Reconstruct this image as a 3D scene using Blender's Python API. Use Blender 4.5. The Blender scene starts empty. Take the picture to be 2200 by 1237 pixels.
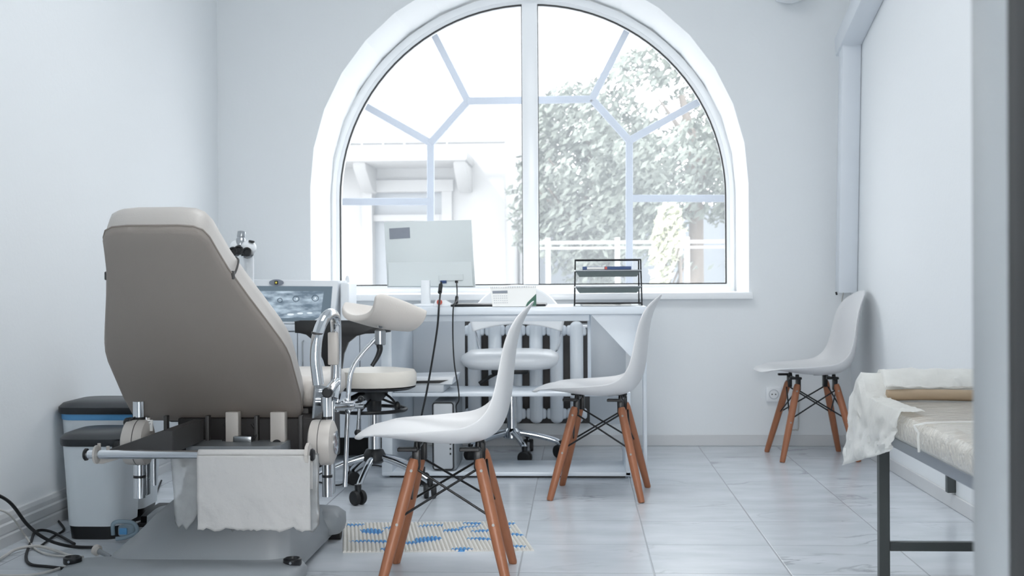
import bpy, bmesh, math, random
from mathutils import Vector, Matrix, noise
random.seed(7)
S = bpy.context.scene
C = S.collection
R = math.radians
PI = math.pi

# ---------------------------------------------------------------- camera
F = 2683.0                      # focal length in pixels of the 2200 px wide frame
CAMZ = 0.87
YAW, PITCH, ROLL = R(3.05), R(-0.36), -0.0062
camd = bpy.data.cameras.new('camera')
cam = bpy.data.objects.new('camera', camd); C.objects.link(cam); S.camera = cam
camd.sensor_width = 36.0
camd.lens = 36.0 * F / 2200.0
camd.clip_start = 0.05; camd.clip_end = 300
RM = Matrix.Rotation(YAW, 3, 'Z') @ Matrix.Rotation(PI/2 + PITCH, 3, 'X') @ Matrix.Rotation(ROLL, 3, 'Z')
cam.location = (0, 0, CAMZ)
cam.rotation_euler = RM.to_euler()
camd.dof.use_dof = True
camd.dof.focus_distance = 3.9
camd.dof.aperture_fstop = 6.3

def at(px, py, Y):
    d = RM @ Vector(((px - 1100) / F, -(py - 618.5) / F, -1.0))
    return Vector((0, 0, CAMZ)) + d * (Y / d.y)

# ---------------------------------------------------------------- world, sun, added fill lights, exposure
W = bpy.data.worlds.new('world'); S.world = W; W.use_nodes = True
wn = W.node_tree.nodes; wl = W.node_tree.links
bg = wn['Background']
bg.inputs[0].default_value = (0.955, 0.98, 1.0, 1)
bg.inputs[1].default_value = 4.3
sd = bpy.data.lights.new('sun', 'SUN'); sd.energy = 2.6; sd.angle = R(2.0); sd.color = (1, .96, .9)
sun = bpy.data.objects.new('sun', sd); C.objects.link(sun)
sun.rotation_euler = Vector((0.55, 0.80, -0.75)).to_track_quat('-Z', 'Y').to_euler()

def area(name, loc, size, energy, direction=(0, 0, -1), color=(1, 1, 1), portal=False):
    l = bpy.data.lights.new(name, 'AREA'); l.shape = 'RECTANGLE'; l.size, l.size_y = size
    l.energy = energy; l.color = color
    o = bpy.data.objects.new(name, l); C.objects.link(o); o.location = loc
    o.rotation_euler = Vector(direction).to_track_quat('-Z', 'Y').to_euler()
    if portal: l.cycles.is_portal = True
    return o
area('added_ceiling_fill', (-0.25, 4.0, 2.98), (1.2, 1.2), 24, color=(0.97, 0.985, 1.0))  # fill light added out of view to brighten the room
area('added_front_fill', (-0.1, -2.45, 1.55), (2.0, 1.7), 122, direction=(0, 1, 0), color=(1, .985, .96))  # frontal fill added behind the camera
area('window_portal', (-0.27, 7.62, 1.75), (2.5, 2.3), 1, direction=(0, -1, 0), portal=True)

S.view_settings.view_transform = 'Standard'
S.view_settings.look = 'None'
S.view_settings.gamma = 1
S.view_settings.use_curve_mapping = False
S.view_settings.exposure = 0.45
S.cycles.use_denoising = True
S.cycles.max_bounces = 14
S.cycles.diffuse_bounces = 8
S.cycles.glossy_bounces = 6
S.cycles.transparent_max_bounces = 16
S.cycles.sample_clamp_indirect = 6
S.cycles.caustics_reflective = False
S.cycles.caustics_refractive = False

# ---------------------------------------------------------------- materials
def lin(c):
    return tuple(((v / 255) / 12.92 if v / 255 <= .04045 else ((v / 255 + .055) / 1.055) ** 2.4) for v in c) + (1,)

def mat(name, rgb, rough=.5, metal=0.0, bump=0.0, bscale=40.0, vary=0.0, vscale=3.0, coat=0.0, spec=.5, stretch=None):
    m = bpy.data.materials.new(name); m.use_nodes = True
    N, L = m.node_tree.nodes, m.node_tree.links
    b = N['Principled BSDF']
    b.inputs['Base Color'].default_value = lin(rgb)
    b.inputs['Roughness'].default_value = rough
    b.inputs['Metallic'].default_value = metal
    b.inputs['Coat Weight'].default_value = coat
    b.inputs['Specular IOR Level'].default_value = spec
    tc = N.new('ShaderNodeTexCoord'); mp = N.new('ShaderNodeMapping'); L.new(tc.outputs['Object'], mp.inputs[0])
    if stretch: mp.inputs['Scale'].default_value = stretch
    n = N.new('ShaderNodeTexNoise'); n.inputs['Scale'].default_value = vscale; n.inputs['Detail'].default_value = 4
    L.new(mp.outputs[0], n.inputs['Vector'])
    if vary:
        mx = N.new('ShaderNodeMix'); mx.data_type = 'RGBA'
        c = lin(rgb)
        mx.inputs[6].default_value = tuple(v * (1 - vary) for v in c[:3]) + (1,)
        mx.inputs[7].default_value = tuple(min(1, v * (1 + vary)) for v in c[:3]) + (1,)
        L.new(n.outputs['Fac'], mx.inputs[0]); L.new(mx.outputs[2], b.inputs['Base Color'])
    else:
        mr = N.new('ShaderNodeMapRange'); mr.inputs[3].default_value = max(0, rough - .04); mr.inputs[4].default_value = min(1, rough + .04)
        L.new(n.outputs['Fac'], mr.inputs[0]); L.new(mr.outputs[0], b.inputs['Roughness'])
    if bump:
        n2 = N.new('ShaderNodeTexNoise'); n2.inputs['Scale'].default_value = bscale; n2.inputs['Detail'].default_value = 5
        L.new(mp.outputs[0], n2.inputs['Vector'])
        bp = N.new('ShaderNodeBump'); bp.inputs['Strength'].default_value = bump; bp.inputs['Distance'].default_value = .01
        L.new(n2.outputs['Fac'], bp.inputs['Height']); L.new(bp.outputs[0], b.inputs['Normal'])
    return m

M = {}
M['wall'] = mat('painted_plaster', (228, 231, 233), .75, bump=.06, bscale=60, vary=.012, vscale=1.5)
M['ceil'] = mat('ceiling_paint', (235, 237, 238), .85, vary=.01)
M['reveal'] = mat('reveal_plaster', (238, 240, 241), .7, bump=.05, bscale=25)
M['skirt'] = mat('skirting', (206, 207, 208), .35, vary=.05, vscale=8)
M['pvc'] = mat('white_pvc', (240, 242, 244), .28, vary=.01)
M['duct'] = mat('duct_plastic', (216, 221, 227), .35, vary=.01)
M['rubber'] = mat('black_rubber', (24, 25, 27), .6, vary=.1)
M['blackpl'] = mat('black_plastic', (22, 24, 27), .38, vary=.1)
M['blackmet'] = mat('black_metal', (18, 19, 22), .35, metal=.3, vary=.1)
M['chrome'] = mat('chrome', (215, 218, 222), .09, metal=1.0)
M['steel'] = mat('brushed_steel', (170, 174, 178), .28, metal=1.0)
M['shell'] = mat('white_shell_plastic', (216, 216, 217), .38, vary=.01)
M['taupe'] = mat('taupe_upholstery', (152, 143, 136), .62, bump=.12, bscale=420, vary=.03, vscale=6)
M['cream'] = mat('cream_leather', (212, 206, 200), .42, bump=.08, bscale=260, vary=.02, vscale=5)
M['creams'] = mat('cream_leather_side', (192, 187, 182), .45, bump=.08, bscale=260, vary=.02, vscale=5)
M['creamst'] = mat('stool_leather', (228, 222, 212), .35, bump=.05, bscale=260, vary=.02)
M['whiteleather'] = mat('white_leather', (248, 249, 250), .35, bump=.04, bscale=100, vary=.01)
M['greyplas'] = mat('grey_moulded_plastic', (138, 143, 147), .45, bump=.05, bscale=300, vary=.03)
M['beigeplas'] = mat('beige_plastic', (196, 190, 184), .4, vary=.02)
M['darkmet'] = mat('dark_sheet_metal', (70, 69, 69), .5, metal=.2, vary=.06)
M['darkbox'] = mat('dark_mechanism', (26, 22, 23), .6, vary=.2, vscale=20)
M['lam'] = mat('white_laminate', (222, 229, 236), .3, vary=.01)
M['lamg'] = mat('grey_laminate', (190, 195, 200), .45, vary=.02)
M['cab'] = mat('cabinet_lacquer', (212, 218, 225), .3, vary=.01)
M['monitor'] = mat('monitor_back', (208, 215, 216), .42, vary=.01)
M['greysticker'] = mat('grey_sticker', (132, 138, 148), .6, vary=.06, vscale=30)
M['screw'] = mat('screw_metal', (150, 148, 144), .5, metal=.2, vary=.05)
M['paper'] = mat('paper', (235, 235, 233), .8, vary=.02)
M['green'] = mat('green_print', (58, 100, 84), .6, vary=.05)
M['bluebook'] = mat('blue_print', (42, 72, 120), .5, vary=.05)
M['red'] = mat('red_print', (190, 84, 70), .5, vary=.05)
M['mesh'] = mat('dark_wire_mesh', (112, 122, 122), .4, metal=.3, vary=.1, vscale=60)
M['binw'] = mat('bin_white_plastic', (214, 221, 226), .35, vary=.02)
M['binlid'] = mat('bin_lid', (38, 42, 46), .4, vary=.05)
M['blueb'] = mat('blue_bag', (92, 158, 210), .35, vary=.08, vscale=12)
M['white'] = mat('white_plastic', (232, 235, 238), .35, vary=.01)
M['whitecable'] = mat('white_cable', (196, 194, 190), .5, vary=.04)
M['radiator'] = mat('radiator_enamel', (222, 228, 234), .35, bump=.04, bscale=30, vary=.02)
M['couchmet'] = mat('grey_painted_steel', (78, 82, 82), .4, metal=.2, vary=.03)
M['couchrail'] = mat('light_steel_rail', (150, 156, 164), .35, metal=.3, vary=.03)
M['kraft'] = mat('kraft_tube', (166, 146, 122), .7, vary=.06, vscale=20)
M['facade'] = mat('facade_render', (140, 140, 140), .85, bump=.1, bscale=8, vary=.03, vscale=1)
M['facadeg'] = mat('facade_grey', (128, 130, 132), .85, vary=.04, vscale=1)
M['extglass'] = mat('exterior_window_glass', (110, 116, 122), .2, vary=.05)
M['grille'] = mat('grille_paint', (152, 162, 178), .5, vary=.02)
M['leaf'] = mat('leaves', (104, 111, 104), .7, vary=.35, vscale=2.5)
M['leafy'] = mat('pale_leaves', (176, 178, 156), .6, vary=.2, vscale=4)
M['bark'] = mat('bark', (96, 88, 80), .8, bump=.4, bscale=20, vary=.15)
M['ground'] = mat('asphalt', (150, 150, 150), .9, vary=.1, vscale=1)
M['jamb'] = mat('door_frame_paint', (140, 143, 145), .4, vary=.02)
M['dark'] = mat('dark_door_edge', (30, 30, 31), .6, vary=.1)

# wood
def wood():
    m = mat('beech_stain', (156, 100, 70), .42, vary=.18, vscale=6, stretch=(14, 14, 1.2), bump=.05, bscale=30)
    return m
M['wood'] = wood()

def floor_mat():
    m = bpy.data.materials.new('marble_tile'); m.use_nodes = True
    N, L = m.node_tree.nodes, m.node_tree.links
    b = N['Principled BSDF']
    geo = N.new('ShaderNodeTexCoord')
    sp = N.new('ShaderNodeSeparateXYZ'); L.new(geo.outputs['Object'], sp.inputs[0])
    def mth(op, a, bb=None, c=None):
        n = N.new('ShaderNodeMath'); n.operation = op
        for i, v in enumerate((a, bb, c)):
            if v is None: continue
            if isinstance(v, (int, float)): n.inputs[i].default_value = v
            else: L.new(v, n.inputs[i])
        return n.outputs[0]
    T = .4012
    def edge(o, off):
        u = mth('DIVIDE', mth('SUBTRACT', o, off), T)
        fr = mth('FRACT', u)
        d = mth('MINIMUM', fr, mth('SUBTRACT', 1.0, fr))
        return d, mth('FLOOR', u)
    dx, ix = edge(sp.outputs[0], .218)
    dy, iy = edge(sp.outputs[1], .098)
    d = mth('MINIMUM', dx, dy)
    g = mth('LESS_THAN', d, .0052)
    soft = N.new('ShaderNodeMapRange'); soft.inputs[1].default_value = .003; soft.inputs[2].default_value = .010
    L.new(d, soft.inputs[0])
    # per tile offset of the veining
    comb = N.new('ShaderNodeCombineXYZ'); L.new(mth('MULTIPLY', ix, 3.7), comb.inputs[0]); L.new(mth('MULTIPLY', iy, 5.3), comb.inputs[1])
    add = N.new('ShaderNodeVectorMath'); add.operation = 'ADD'; L.new(geo.outputs['Object'], add.inputs[0]); L.new(comb.outputs[0], add.inputs[1])
    mp = N.new('ShaderNodeMapping'); mp.inputs['Scale'].default_value = (1.2, 2.6, 1); mp.inputs['Rotation'].default_value = (0, 0, R(-24))
    L.new(add.outputs[0], mp.inputs[0])
    n1 = N.new('ShaderNodeTexNoise'); n1.inputs['Scale'].default_value = 1.7; n1.inputs['Detail'].default_value = 8; n1.inputs['Distortion'].default_value = .6
    L.new(mp.outputs[0], n1.inputs['Vector'])
    v = mth('ABSOLUTE', mth('SUBTRACT', n1.outputs['Fac'], .5))
    vein = N.new('ShaderNodeMapRange'); vein.inputs[1].default_value = 0; vein.inputs[2].default_value = .022
    vein.inputs[3].default_value = 1; vein.inputs[4].default_value = 0; L.new(v, vein.inputs[0])
    n3 = N.new('ShaderNodeTexNoise'); n3.inputs['Scale'].default_value = 2.3; L.new(add.outputs[0], n3.inputs['Vector'])
    msk = N.new('ShaderNodeMapRange'); msk.inputs[1].default_value = .52; msk.inputs[2].default_value = .68; L.new(n3.outputs['Fac'], msk.inputs[0])
    veinf = mth('MULTIPLY', mth('MULTIPLY', vein.outputs[0], msk.outputs[0]), .55)
    n2 = N.new('ShaderNodeTexNoise'); n2.inputs['Scale'].default_value = 3.0; n2.inputs['Detail'].default_value = 6; L.new(mp.outputs[0], n2.inputs['Vector'])
    r = N.new('ShaderNodeValToRGB'); r.color_ramp.elements[0].color = lin((198, 204, 210)); r.color_ramp.elements[1].color = lin((209, 214, 220))
    r.color_ramp.elements[0].position = .35; r.color_ramp.elements[1].position = .65
    L.new(n2.outputs['Fac'], r.inputs[0])
    m1 = N.new('ShaderNodeMix'); m1.data_type = 'RGBA'; L.new(veinf, m1.inputs[0]); L.new(r.outputs[0], m1.inputs[6]); m1.inputs[7].default_value = lin((120, 124, 128))
    m2 = N.new('ShaderNodeMix'); m2.data_type = 'RGBA'; L.new(g, m2.inputs[0]); L.new(m1.outputs[2], m2.inputs[6]); m2.inputs[7].default_value = lin((172, 176, 180))
    L.new(m2.outputs[2], b.inputs['Base Color'])
    nr = N.new('ShaderNodeMapRange'); nr.inputs[3].default_value = .16; nr.inputs[4].default_value = .3; L.new(n2.outputs['Fac'], nr.inputs[0])
    L.new(nr.outputs[0], b.inputs['Roughness'])
    bp = N.new('ShaderNodeBump'); bp.inputs['Strength'].default_value = .5; bp.inputs['Distance'].default_value = .002
    L.new(soft.outputs[0], bp.inputs['Height']); L.new(bp.outputs[0], b.inputs['Normal'])
    return m
M['floor'] = floor_mat()

def film_mat(name, rgb, opaque, rough=.3, bump=0.0, glossy=True):
    """thin sheet: a share of light passes straight through, the rest meets a translucent/diffuse sheet"""
    m = bpy.data.materials.new(name); m.use_nodes = True
    N, L = m.node_tree.nodes, m.node_tree.links
    N.remove(N['Principled BSDF']); out = N['Material Output']
    tr = N.new('ShaderNodeBsdfTransparent')
    df = N.new('ShaderNodeBsdfDiffuse'); df.inputs[0].default_value = lin(rgb)
    tl = N.new('ShaderNodeBsdfTranslucent'); tl.inputs[0].default_value = lin(rgb)
    gl = N.new('ShaderNodeBsdfGlossy'); gl.inputs['Roughness'].default_value = rough
    a = N.new('ShaderNodeMixShader'); a.inputs[0].default_value = .45; L.new(df.outputs[0], a.inputs[1]); L.new(tl.outputs[0], a.inputs[2])
    bmx = N.new('ShaderNodeMixShader'); L.new(tr.outputs[0], bmx.inputs[1]); L.new(a.outputs[0], bmx.inputs[2])
    tc = N.new('ShaderNodeTexCoord'); n = N.new('ShaderNodeTexNoise'); n.inputs['Scale'].default_value = 22; n.inputs['Detail'].default_value = 5
    L.new(tc.outputs['Object'], n.inputs['Vector'])
    mr = N.new('ShaderNodeMapRange'); mr.inputs[3].default_value = max(0, opaque - .08 if bump else opaque); mr.inputs[4].default_value = min(1, opaque + .08 if bump else opaque)
    L.new(n.outputs['Fac'], mr.inputs[0]); L.new(mr.outputs[0], bmx.inputs[0])
    last = bmx
    if glossy:
        fr = N.new('ShaderNodeFresnel'); fr.inputs[0].default_value = 1.35
        g = N.new('ShaderNodeMixShader'); L.new(fr.outputs[0], g.inputs[0]); L.new(bmx.outputs[0], g.inputs[1]); L.new(gl.outputs[0], g.inputs[2])
        last = g
    if bump:
        bp = N.new('ShaderNodeBump'); bp.inputs['Strength'].default_value = bump; bp.inputs['Distance'].default_value = .01
        L.new(n.outputs['Fac'], bp.inputs['Height'])
        for s in (df, tl, gl): L.new(bp.outputs[0], s.inputs['Normal'])
    L.new(last.outputs[0], out.inputs['Surface'])
    return m
M['glass'] = film_mat('window_glass', (240, 245, 250), .22, rough=.02, glossy=False)  # diffuse share in the pane imitates bright haze over the view
M['film'] = film_mat('plastic_film', (232, 234, 234), .42, rough=.2, bump=.5)
M['tissue'] = film_mat('tissue_sheet', (246, 246, 244), .80, rough=.6, bump=.5, glossy=False)
M['towel'] = mat('cellulose_sheet', (192, 190, 188), .9, bump=.25, bscale=60, vary=.01)
M['clearblue'] = film_mat('clear_bluish_plastic', (180, 205, 220), .6, rough=.1)

def plasticwrap():
    m = mat('wrapped_mattress', (206, 200, 190), .22, vary=.16, vscale=14, coat=.6)
    N, L = m.node_tree.nodes, m.node_tree.links
    b = N['Principled BSDF']
    tc = N.new('ShaderNodeTexCoord'); mp = N.new('ShaderNodeMapping'); mp.inputs['Scale'].default_value = (1.2, 7, 5)
    L.new(tc.outputs['Object'], mp.inputs[0])
    n = N.new('ShaderNodeTexNoise'); n.inputs['Scale'].default_value = 6; n.inputs['Detail'].default_value = 6; n.inputs['Distortion'].default_value = 1.5
    L.new(mp.outputs[0], n.inputs['Vector'])
    bp = N.new('ShaderNodeBump'); bp.inputs['Strength'].default_value = 1.0; bp.inputs['Distance'].default_value = .012
    L.new(n.outputs['Fac'], bp.inputs['Height']); L.new(bp.outputs[0], b.inputs['Normal']); L.new(bp.outputs[0], b.inputs['Coat Normal'])
    return m
M['wrap'] = plasticwrap()

def rug_mat():
    m = mat('ribbed_mat', (214, 212, 206), .7, vary=.04, vscale=30)
    N, L = m.node_tree.nodes, m.node_tree.links
    b = N['Principled BSDF']
    tc = N.new('ShaderNodeTexCoord')
    def blob(cx, cy, sx, sy, rot):
        mp = N.new('ShaderNodeMapping'); mp.vector_type = 'TEXTURE'
        mp.inputs['Location'].default_value = (cx, cy, 0); mp.inputs['Rotation'].default_value = (0, 0, R(rot)); mp.inputs['Scale'].default_value = (sx, sy, .5)
        nz = N.new('ShaderNodeTexNoise'); nz.inputs['Scale'].default_value = 30; L.new(tc.outputs['Object'], nz.inputs['Vector'])
        wv = N.new('ShaderNodeVectorMath'); wv.operation = 'SCALE'; wv.inputs['Scale'].default_value = .035; L.new(nz.outputs['Color'], wv.inputs[0])
        ad = N.new('ShaderNodeVectorMath'); ad.operation = 'ADD'; L.new(tc.outputs['Object'], ad.inputs[0]); L.new(wv.outputs[0], ad.inputs[1])
        L.new(ad.outputs[0], mp.inputs[0])
        ln = N.new('ShaderNodeVectorMath'); ln.operation = 'LENGTH'; L.new(mp.outputs[0], ln.inputs[0])
        lt = N.new('ShaderNodeMath'); lt.operation = 'LESS_THAN'; lt.inputs[1].default_value = 1; L.new(ln.outputs['Value'], lt.inputs[0])
        return lt.outputs[0]
    acc = None
    for a in [(-.27, .215, .035, .018, 0), (-.20, .10, .035, .05, 30), (-.12, .165, .05, .014, 20), (-.16, -.07, .10, .018, -4),
              (-.11, -.19, .035, .02, 0), (.0, .19, .05, .014, 5), (.0, -.04, .05, .035, 30), (-.055, -.10, .05, .015, 25),
              (.08, .11, .04, .02, 25), (.13, .16, .04, .012, 20), (.15, .22, .04, .016, -20), (.2, .09, .06, .018, 5),
              (.2, -.05, .07, .016, -14), (.12, -.2, .035, .018, 0), (.28, .21, .04, .014, 10), (.3, .02, .035, .014, -30),
              (.26, .12, .03, .012, 40), (.29, -.17, .03, .018, 0)]:
        o = blob(*a)
        if acc is None: acc = o
        else:
            mx = N.new('ShaderNodeMath'); mx.operation = 'MAXIMUM'; L.new(acc, mx.inputs[0]); L.new(o, mx.inputs[1]); acc = mx.outputs[0]
    old = b.inputs['Base Color'].links[0].from_socket
    mc = N.new('ShaderNodeMix'); mc.data_type = 'RGBA'; L.new(acc, mc.inputs[0]); L.new(old, mc.inputs[6]); mc.inputs[7].default_value = lin((86, 150, 204))
    L.new(mc.outputs[2], b.inputs['Base Color'])
    return m
M['rug'] = rug_mat()

def screen_mat():
    """the lit picture on the device's screen: a grey-blue scan with ring shapes"""
    m = bpy.data.materials.new('scan_screen'); m.use_nodes = True
    N, L = m.node_tree.nodes, m.node_tree.links
    b = N['Principled BSDF']; b.inputs['Base Color'].default_value = lin((40, 50, 60)); b.inputs['Roughness'].default_value = .15
    tc = N.new('ShaderNodeTexCoord')
    mp = N.new('ShaderNodeMapping'); mp.inputs['Scale'].default_value = (5, 1, 16); L.new(tc.outputs['Object'], mp.inputs[0])
    n = N.new('ShaderNodeTexNoise'); n.inputs['Scale'].default_value = 3; n.inputs['Detail'].default_value = 4; L.new(mp.outputs[0], n.inputs['Vector'])
    r = N.new('ShaderNodeValToRGB'); r.color_ramp.elements[0].position = .38; r.color_ramp.elements[1].position = .72
    r.color_ramp.elements[0].color = lin((98, 114, 128)); r.color_ramp.elements[1].color = lin((190, 208, 222))
    L.new(n.outputs['Fac'], r.inputs[0]); L.new(r.outputs[0], b.inputs['Emission Color']); b.inputs['Emission Strength'].default_value = .75
    return m
M['screen'] = screen_mat()
def emit_flat(name, rgb, e):
    m = mat(name, (30, 36, 42), .2); b = m.node_tree.nodes['Principled BSDF']
    b.inputs['Emission Color'].default_value = lin(rgb); b.inputs['Emission Strength'].default_value = e
    return m
M['scr_dark'] = emit_flat('screen_border', (96, 112, 124), .75)
M['scr_ring'] = emit_flat('screen_ring', (70, 86, 100), .7)
M['scr_white'] = emit_flat('screen_highlight', (225, 236, 244), .8)
M['lampglow'] = emit_flat('lamp_diffuser', (245, 248, 255), 2.0)
M['yellowled'] = emit_flat('yellow_logo_dot', (226, 214, 90), .7)

# ---------------------------------------------------------------- mesh builder
def catmull(pts, n=6):
    pts = [Vector(p) for p in pts]
    if len(pts) < 3: return pts
    out = []
    P = [pts[0] * 2 - pts[1]] + pts + [pts[-1] * 2 - pts[-2]]
    for i in range(1, len(P) - 2):
        p0, p1, p2, p3 = P[i-1], P[i], P[i+1], P[i+2]
        for k in range(n):
            t = k / n
            out.append(.5 * ((2*p1) + (p2-p0)*t + (2*p0-5*p1+4*p2-p3)*t*t + (-p0+3*p1-3*p2+p3)*t**3))
    out.append(pts[-1]); return out

class MB:
    def __init__(s): s.bm = bmesh.new()
    def _merge(s, b):
        me = bpy.data.meshes.new('t'); b.to_mesh(me); b.free(); s.bm.from_mesh(me); bpy.data.meshes.remove(me); return s
    def box(s, lo, hi, bev=0.0, seg=2, rot=None, piv=None):
        b = bmesh.new(); bmesh.ops.create_cube(b, size=1)
        lo, hi = Vector(lo), Vector(hi)
        lo, hi = Vector(map(min, lo, hi)), Vector(map(max, lo, hi))
        d = hi - lo; c = (lo + hi) / 2
        for v in b.verts: v.co = Vector((v.co.x * d.x, v.co.y * d.y, v.co.z * d.z))
        if bev > 0:
            bev = min(bev, min(d) * .49)
            bmesh.ops.bevel(b, geom=b.edges[:], offset=bev, segments=seg, affect='EDGES', profile=.5)
        for v in b.verts: v.co += c
        if rot is not None:
            p = Vector(piv) if piv is not None else c
            for v in b.verts: v.co = rot @ (v.co - p) + p
        return s._merge(b)
    def tube(s, pts, r, seg=12, smooth=0, cap=True, rr=None):
        pts = catmull(pts, smooth) if smooth else [Vector(p) for p in pts]
        n = len(pts); bm = s.bm; rings = []
        t0 = (pts[1] - pts[0]).normalized()
        up = Vector((0, 0, 1)) if abs(t0.z) < .9 else Vector((1, 0, 0))
        nx = t0.cross(up).normalized()
        for i, p in enumerate(pts):
            if i == 0: t = t0
            elif i == n-1: t = (pts[-1] - pts[-2]).normalized()
            else: t = ((pts[i+1]-pts[i]).normalized() + (pts[i]-pts[i-1]).normalized()).normalized()
            nx = (nx - t * nx.dot(t)).normalized(); ny = t.cross(nx)
            q = r if rr is None else r + (rr - r) * i / (n-1)
            rings.append([bm.verts.new(p + (nx * math.cos(a) + ny * math.sin(a)) * q) for a in [2*PI*k/seg for k in range(seg)]])
        for a, b in zip(rings, rings[1:]):
            for k in range(seg):
                bm.faces.new((a[k], a[(k+1) % seg], b[(k+1) % seg], b[k]))
        if cap:
            bm.faces.new(rings[0][::-1]); bm.faces.new(rings[-1])
        return s
    def cyl(s, p0, p1, r0, r1=None, seg=20):
        return s.tube([p0, p1], r0, seg, rr=r1)
    def lathe(s, c, prof, axis=(0, 0, 1), seg=28):
        """prof: (radius, height) list along the axis"""
        c = Vector(c); ax = Vector(axis).normalized()
        u = ax.orthogonal().normalized(); v = ax.cross(u); rings = []
        for r, h in prof:
            r = max(r, 1e-5)
            rings.append([s.bm.verts.new(c + ax*h + (u*math.cos(a) + v*math.sin(a))*r) for a in [2*PI*k/seg for k in range(seg)]])
        for a, b in zip(rings, rings[1:]):
            for k in range(seg):
                s.bm.faces.new((a[k], a[(k+1) % seg], b[(k+1) % seg], b[k]))
        s.bm.faces.new(rings[0][::-1]); s.bm.faces.new(rings[-1])
        return s
    def ball(s, c, r, sc=(1, 1, 1), seg=18):
        b = bmesh.new(); bmesh.ops.create_uvsphere(b, u_segments=seg, v_segments=seg//2+2, radius=r)
        for v in b.verts: v.co = Vector((v.co.x*sc[0], v.co.y*sc[1], v.co.z*sc[2])) + Vector(c)
        return s._merge(b)
    def prism(s, pts, ext, bev=0.0, seg=2):
        b = bmesh.new(); ext = Vector(ext)
        A = [b.verts.new(Vector(p)) for p in pts]; B = [b.verts.new(Vector(p) + ext) for p in pts]
        n = len(pts); b.faces.new(A); b.faces.new(B[::-1])
        for k in range(n): b.faces.new((A[k], B[k], B[(k+1) % n], A[(k+1) % n]))
        bmesh.ops.recalc_face_normals(b, faces=b.faces[:])
        if bev:
            es = [e for e in b.edges if (e.verts[0] in A) == (e.verts[1] in A)]
            bmesh.ops.bevel(b, geom=es, offset=bev, segments=seg, affect='EDGES', profile=.5)
        return s._merge(b)
    def grid(s, fn, nu, nv, closed_u=False, cap=False):
        g = [[s.bm.verts.new(Vector(fn(i, j))) for i in range(nu)] for j in range(nv)]
        for j in range(nv-1):
            for i in range(nu if closed_u else nu-1):
                s.bm.faces.new((g[j][i], g[j][(i+1) % nu], g[j+1][(i+1) % nu], g[j+1][i]))
        if cap:
            s.bm.faces.new(g[0][::-1]); s.bm.faces.new(g[-1])
        return s
    def build(s, name, m, parent=None, smooth=True, ang=38, world=False):
        bm = s.bm
        bmesh.ops.recalc_face_normals(bm, faces=bm.faces[:])
        off = Vector((0, 0, 0))
        p = parent
        while p is not None: off += p.location; p = p.parent
        for v in bm.verts: v.co -= off
        base = Vector((0, 0, 0))
        if parent is None and bm.verts and not world:      # the thing's own origin at its base
            xs = [v.co for v in bm.verts]
            base = Vector((sum(v.x for v in xs)/len(xs), sum(v.y for v in xs)/len(xs), min(v.z for v in xs)))
            for v in bm.verts: v.co -= base
        for f in bm.faces: f.smooth = smooth
        if smooth:
            for e in bm.edges:
                if len(e.link_faces) == 2 and e.calc_face_angle(0) > R(ang): e.smooth = False
        me = bpy.data.meshes.new(name); bm.to_mesh(me); bm.free()
        me.materials.append(m)
        o = bpy.data.objects.new(name, me); C.objects.link(o); o.location = base
        if parent is not None: o.parent = parent
        return o

def thing(name, loc, label, cat, group=None):
    o = bpy.data.objects.new(name, None); C.objects.link(o); o.location = loc
    o.empty_display_size = .1
    o['label'] = label; o['category'] = cat
    if group: o['group'] = group
    return o
def tag(o, label, cat, group=None):
    o['label'] = label; o['category'] = cat
    if group: o['group'] = group
    return o
def struct(name, mb, m, parent=None, smooth=False):
    o = mb.build(name, m, parent, smooth=smooth, world=True)
    if parent is None: o['kind'] = 'structure'
    return o
def copy_tree(o, parent=None):
    c = o.copy(); C.objects.link(c)
    if parent is not None: c.parent = parent
    for ch in list(o.children): copy_tree(ch, c)
    return c
def mods(o, solid=0.0, sub=0, off=0):
    if solid:
        m = o.modifiers.new('s', 'SOLIDIFY'); m.thickness = solid; m.offset = off
    if sub:
        m = o.modifiers.new('u', 'SUBSURF'); m.levels = sub; m.render_levels = sub
    return o

# ================================================================ THE ROOM
XL, XR, YB, YF, ZC = -1.91, 1.407, 6.55, 1.15, 3.05
WX, WZ, WR = -0.265, 1.365, 1.15       # centre, springing height and radius of the arched opening
SILL = 0.80
struct('floor', MB().box((-3.0, -2.5, -.1), (3.0, 7.3, 0)), M['floor'])
struct('ceiling', MB().box((XL-.2, -2.5, ZC), (XR+.2, 7.3, ZC+.1)), M['ceil'])
struct('wall_left', MB().box((XL-.2, YF, 0), (XL, 7.3, ZC)), M['wall'])
struct('wall_right', MB().box((XR, YF, 0), (XR+.2, 7.3, ZC)), M['wall'])

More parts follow.
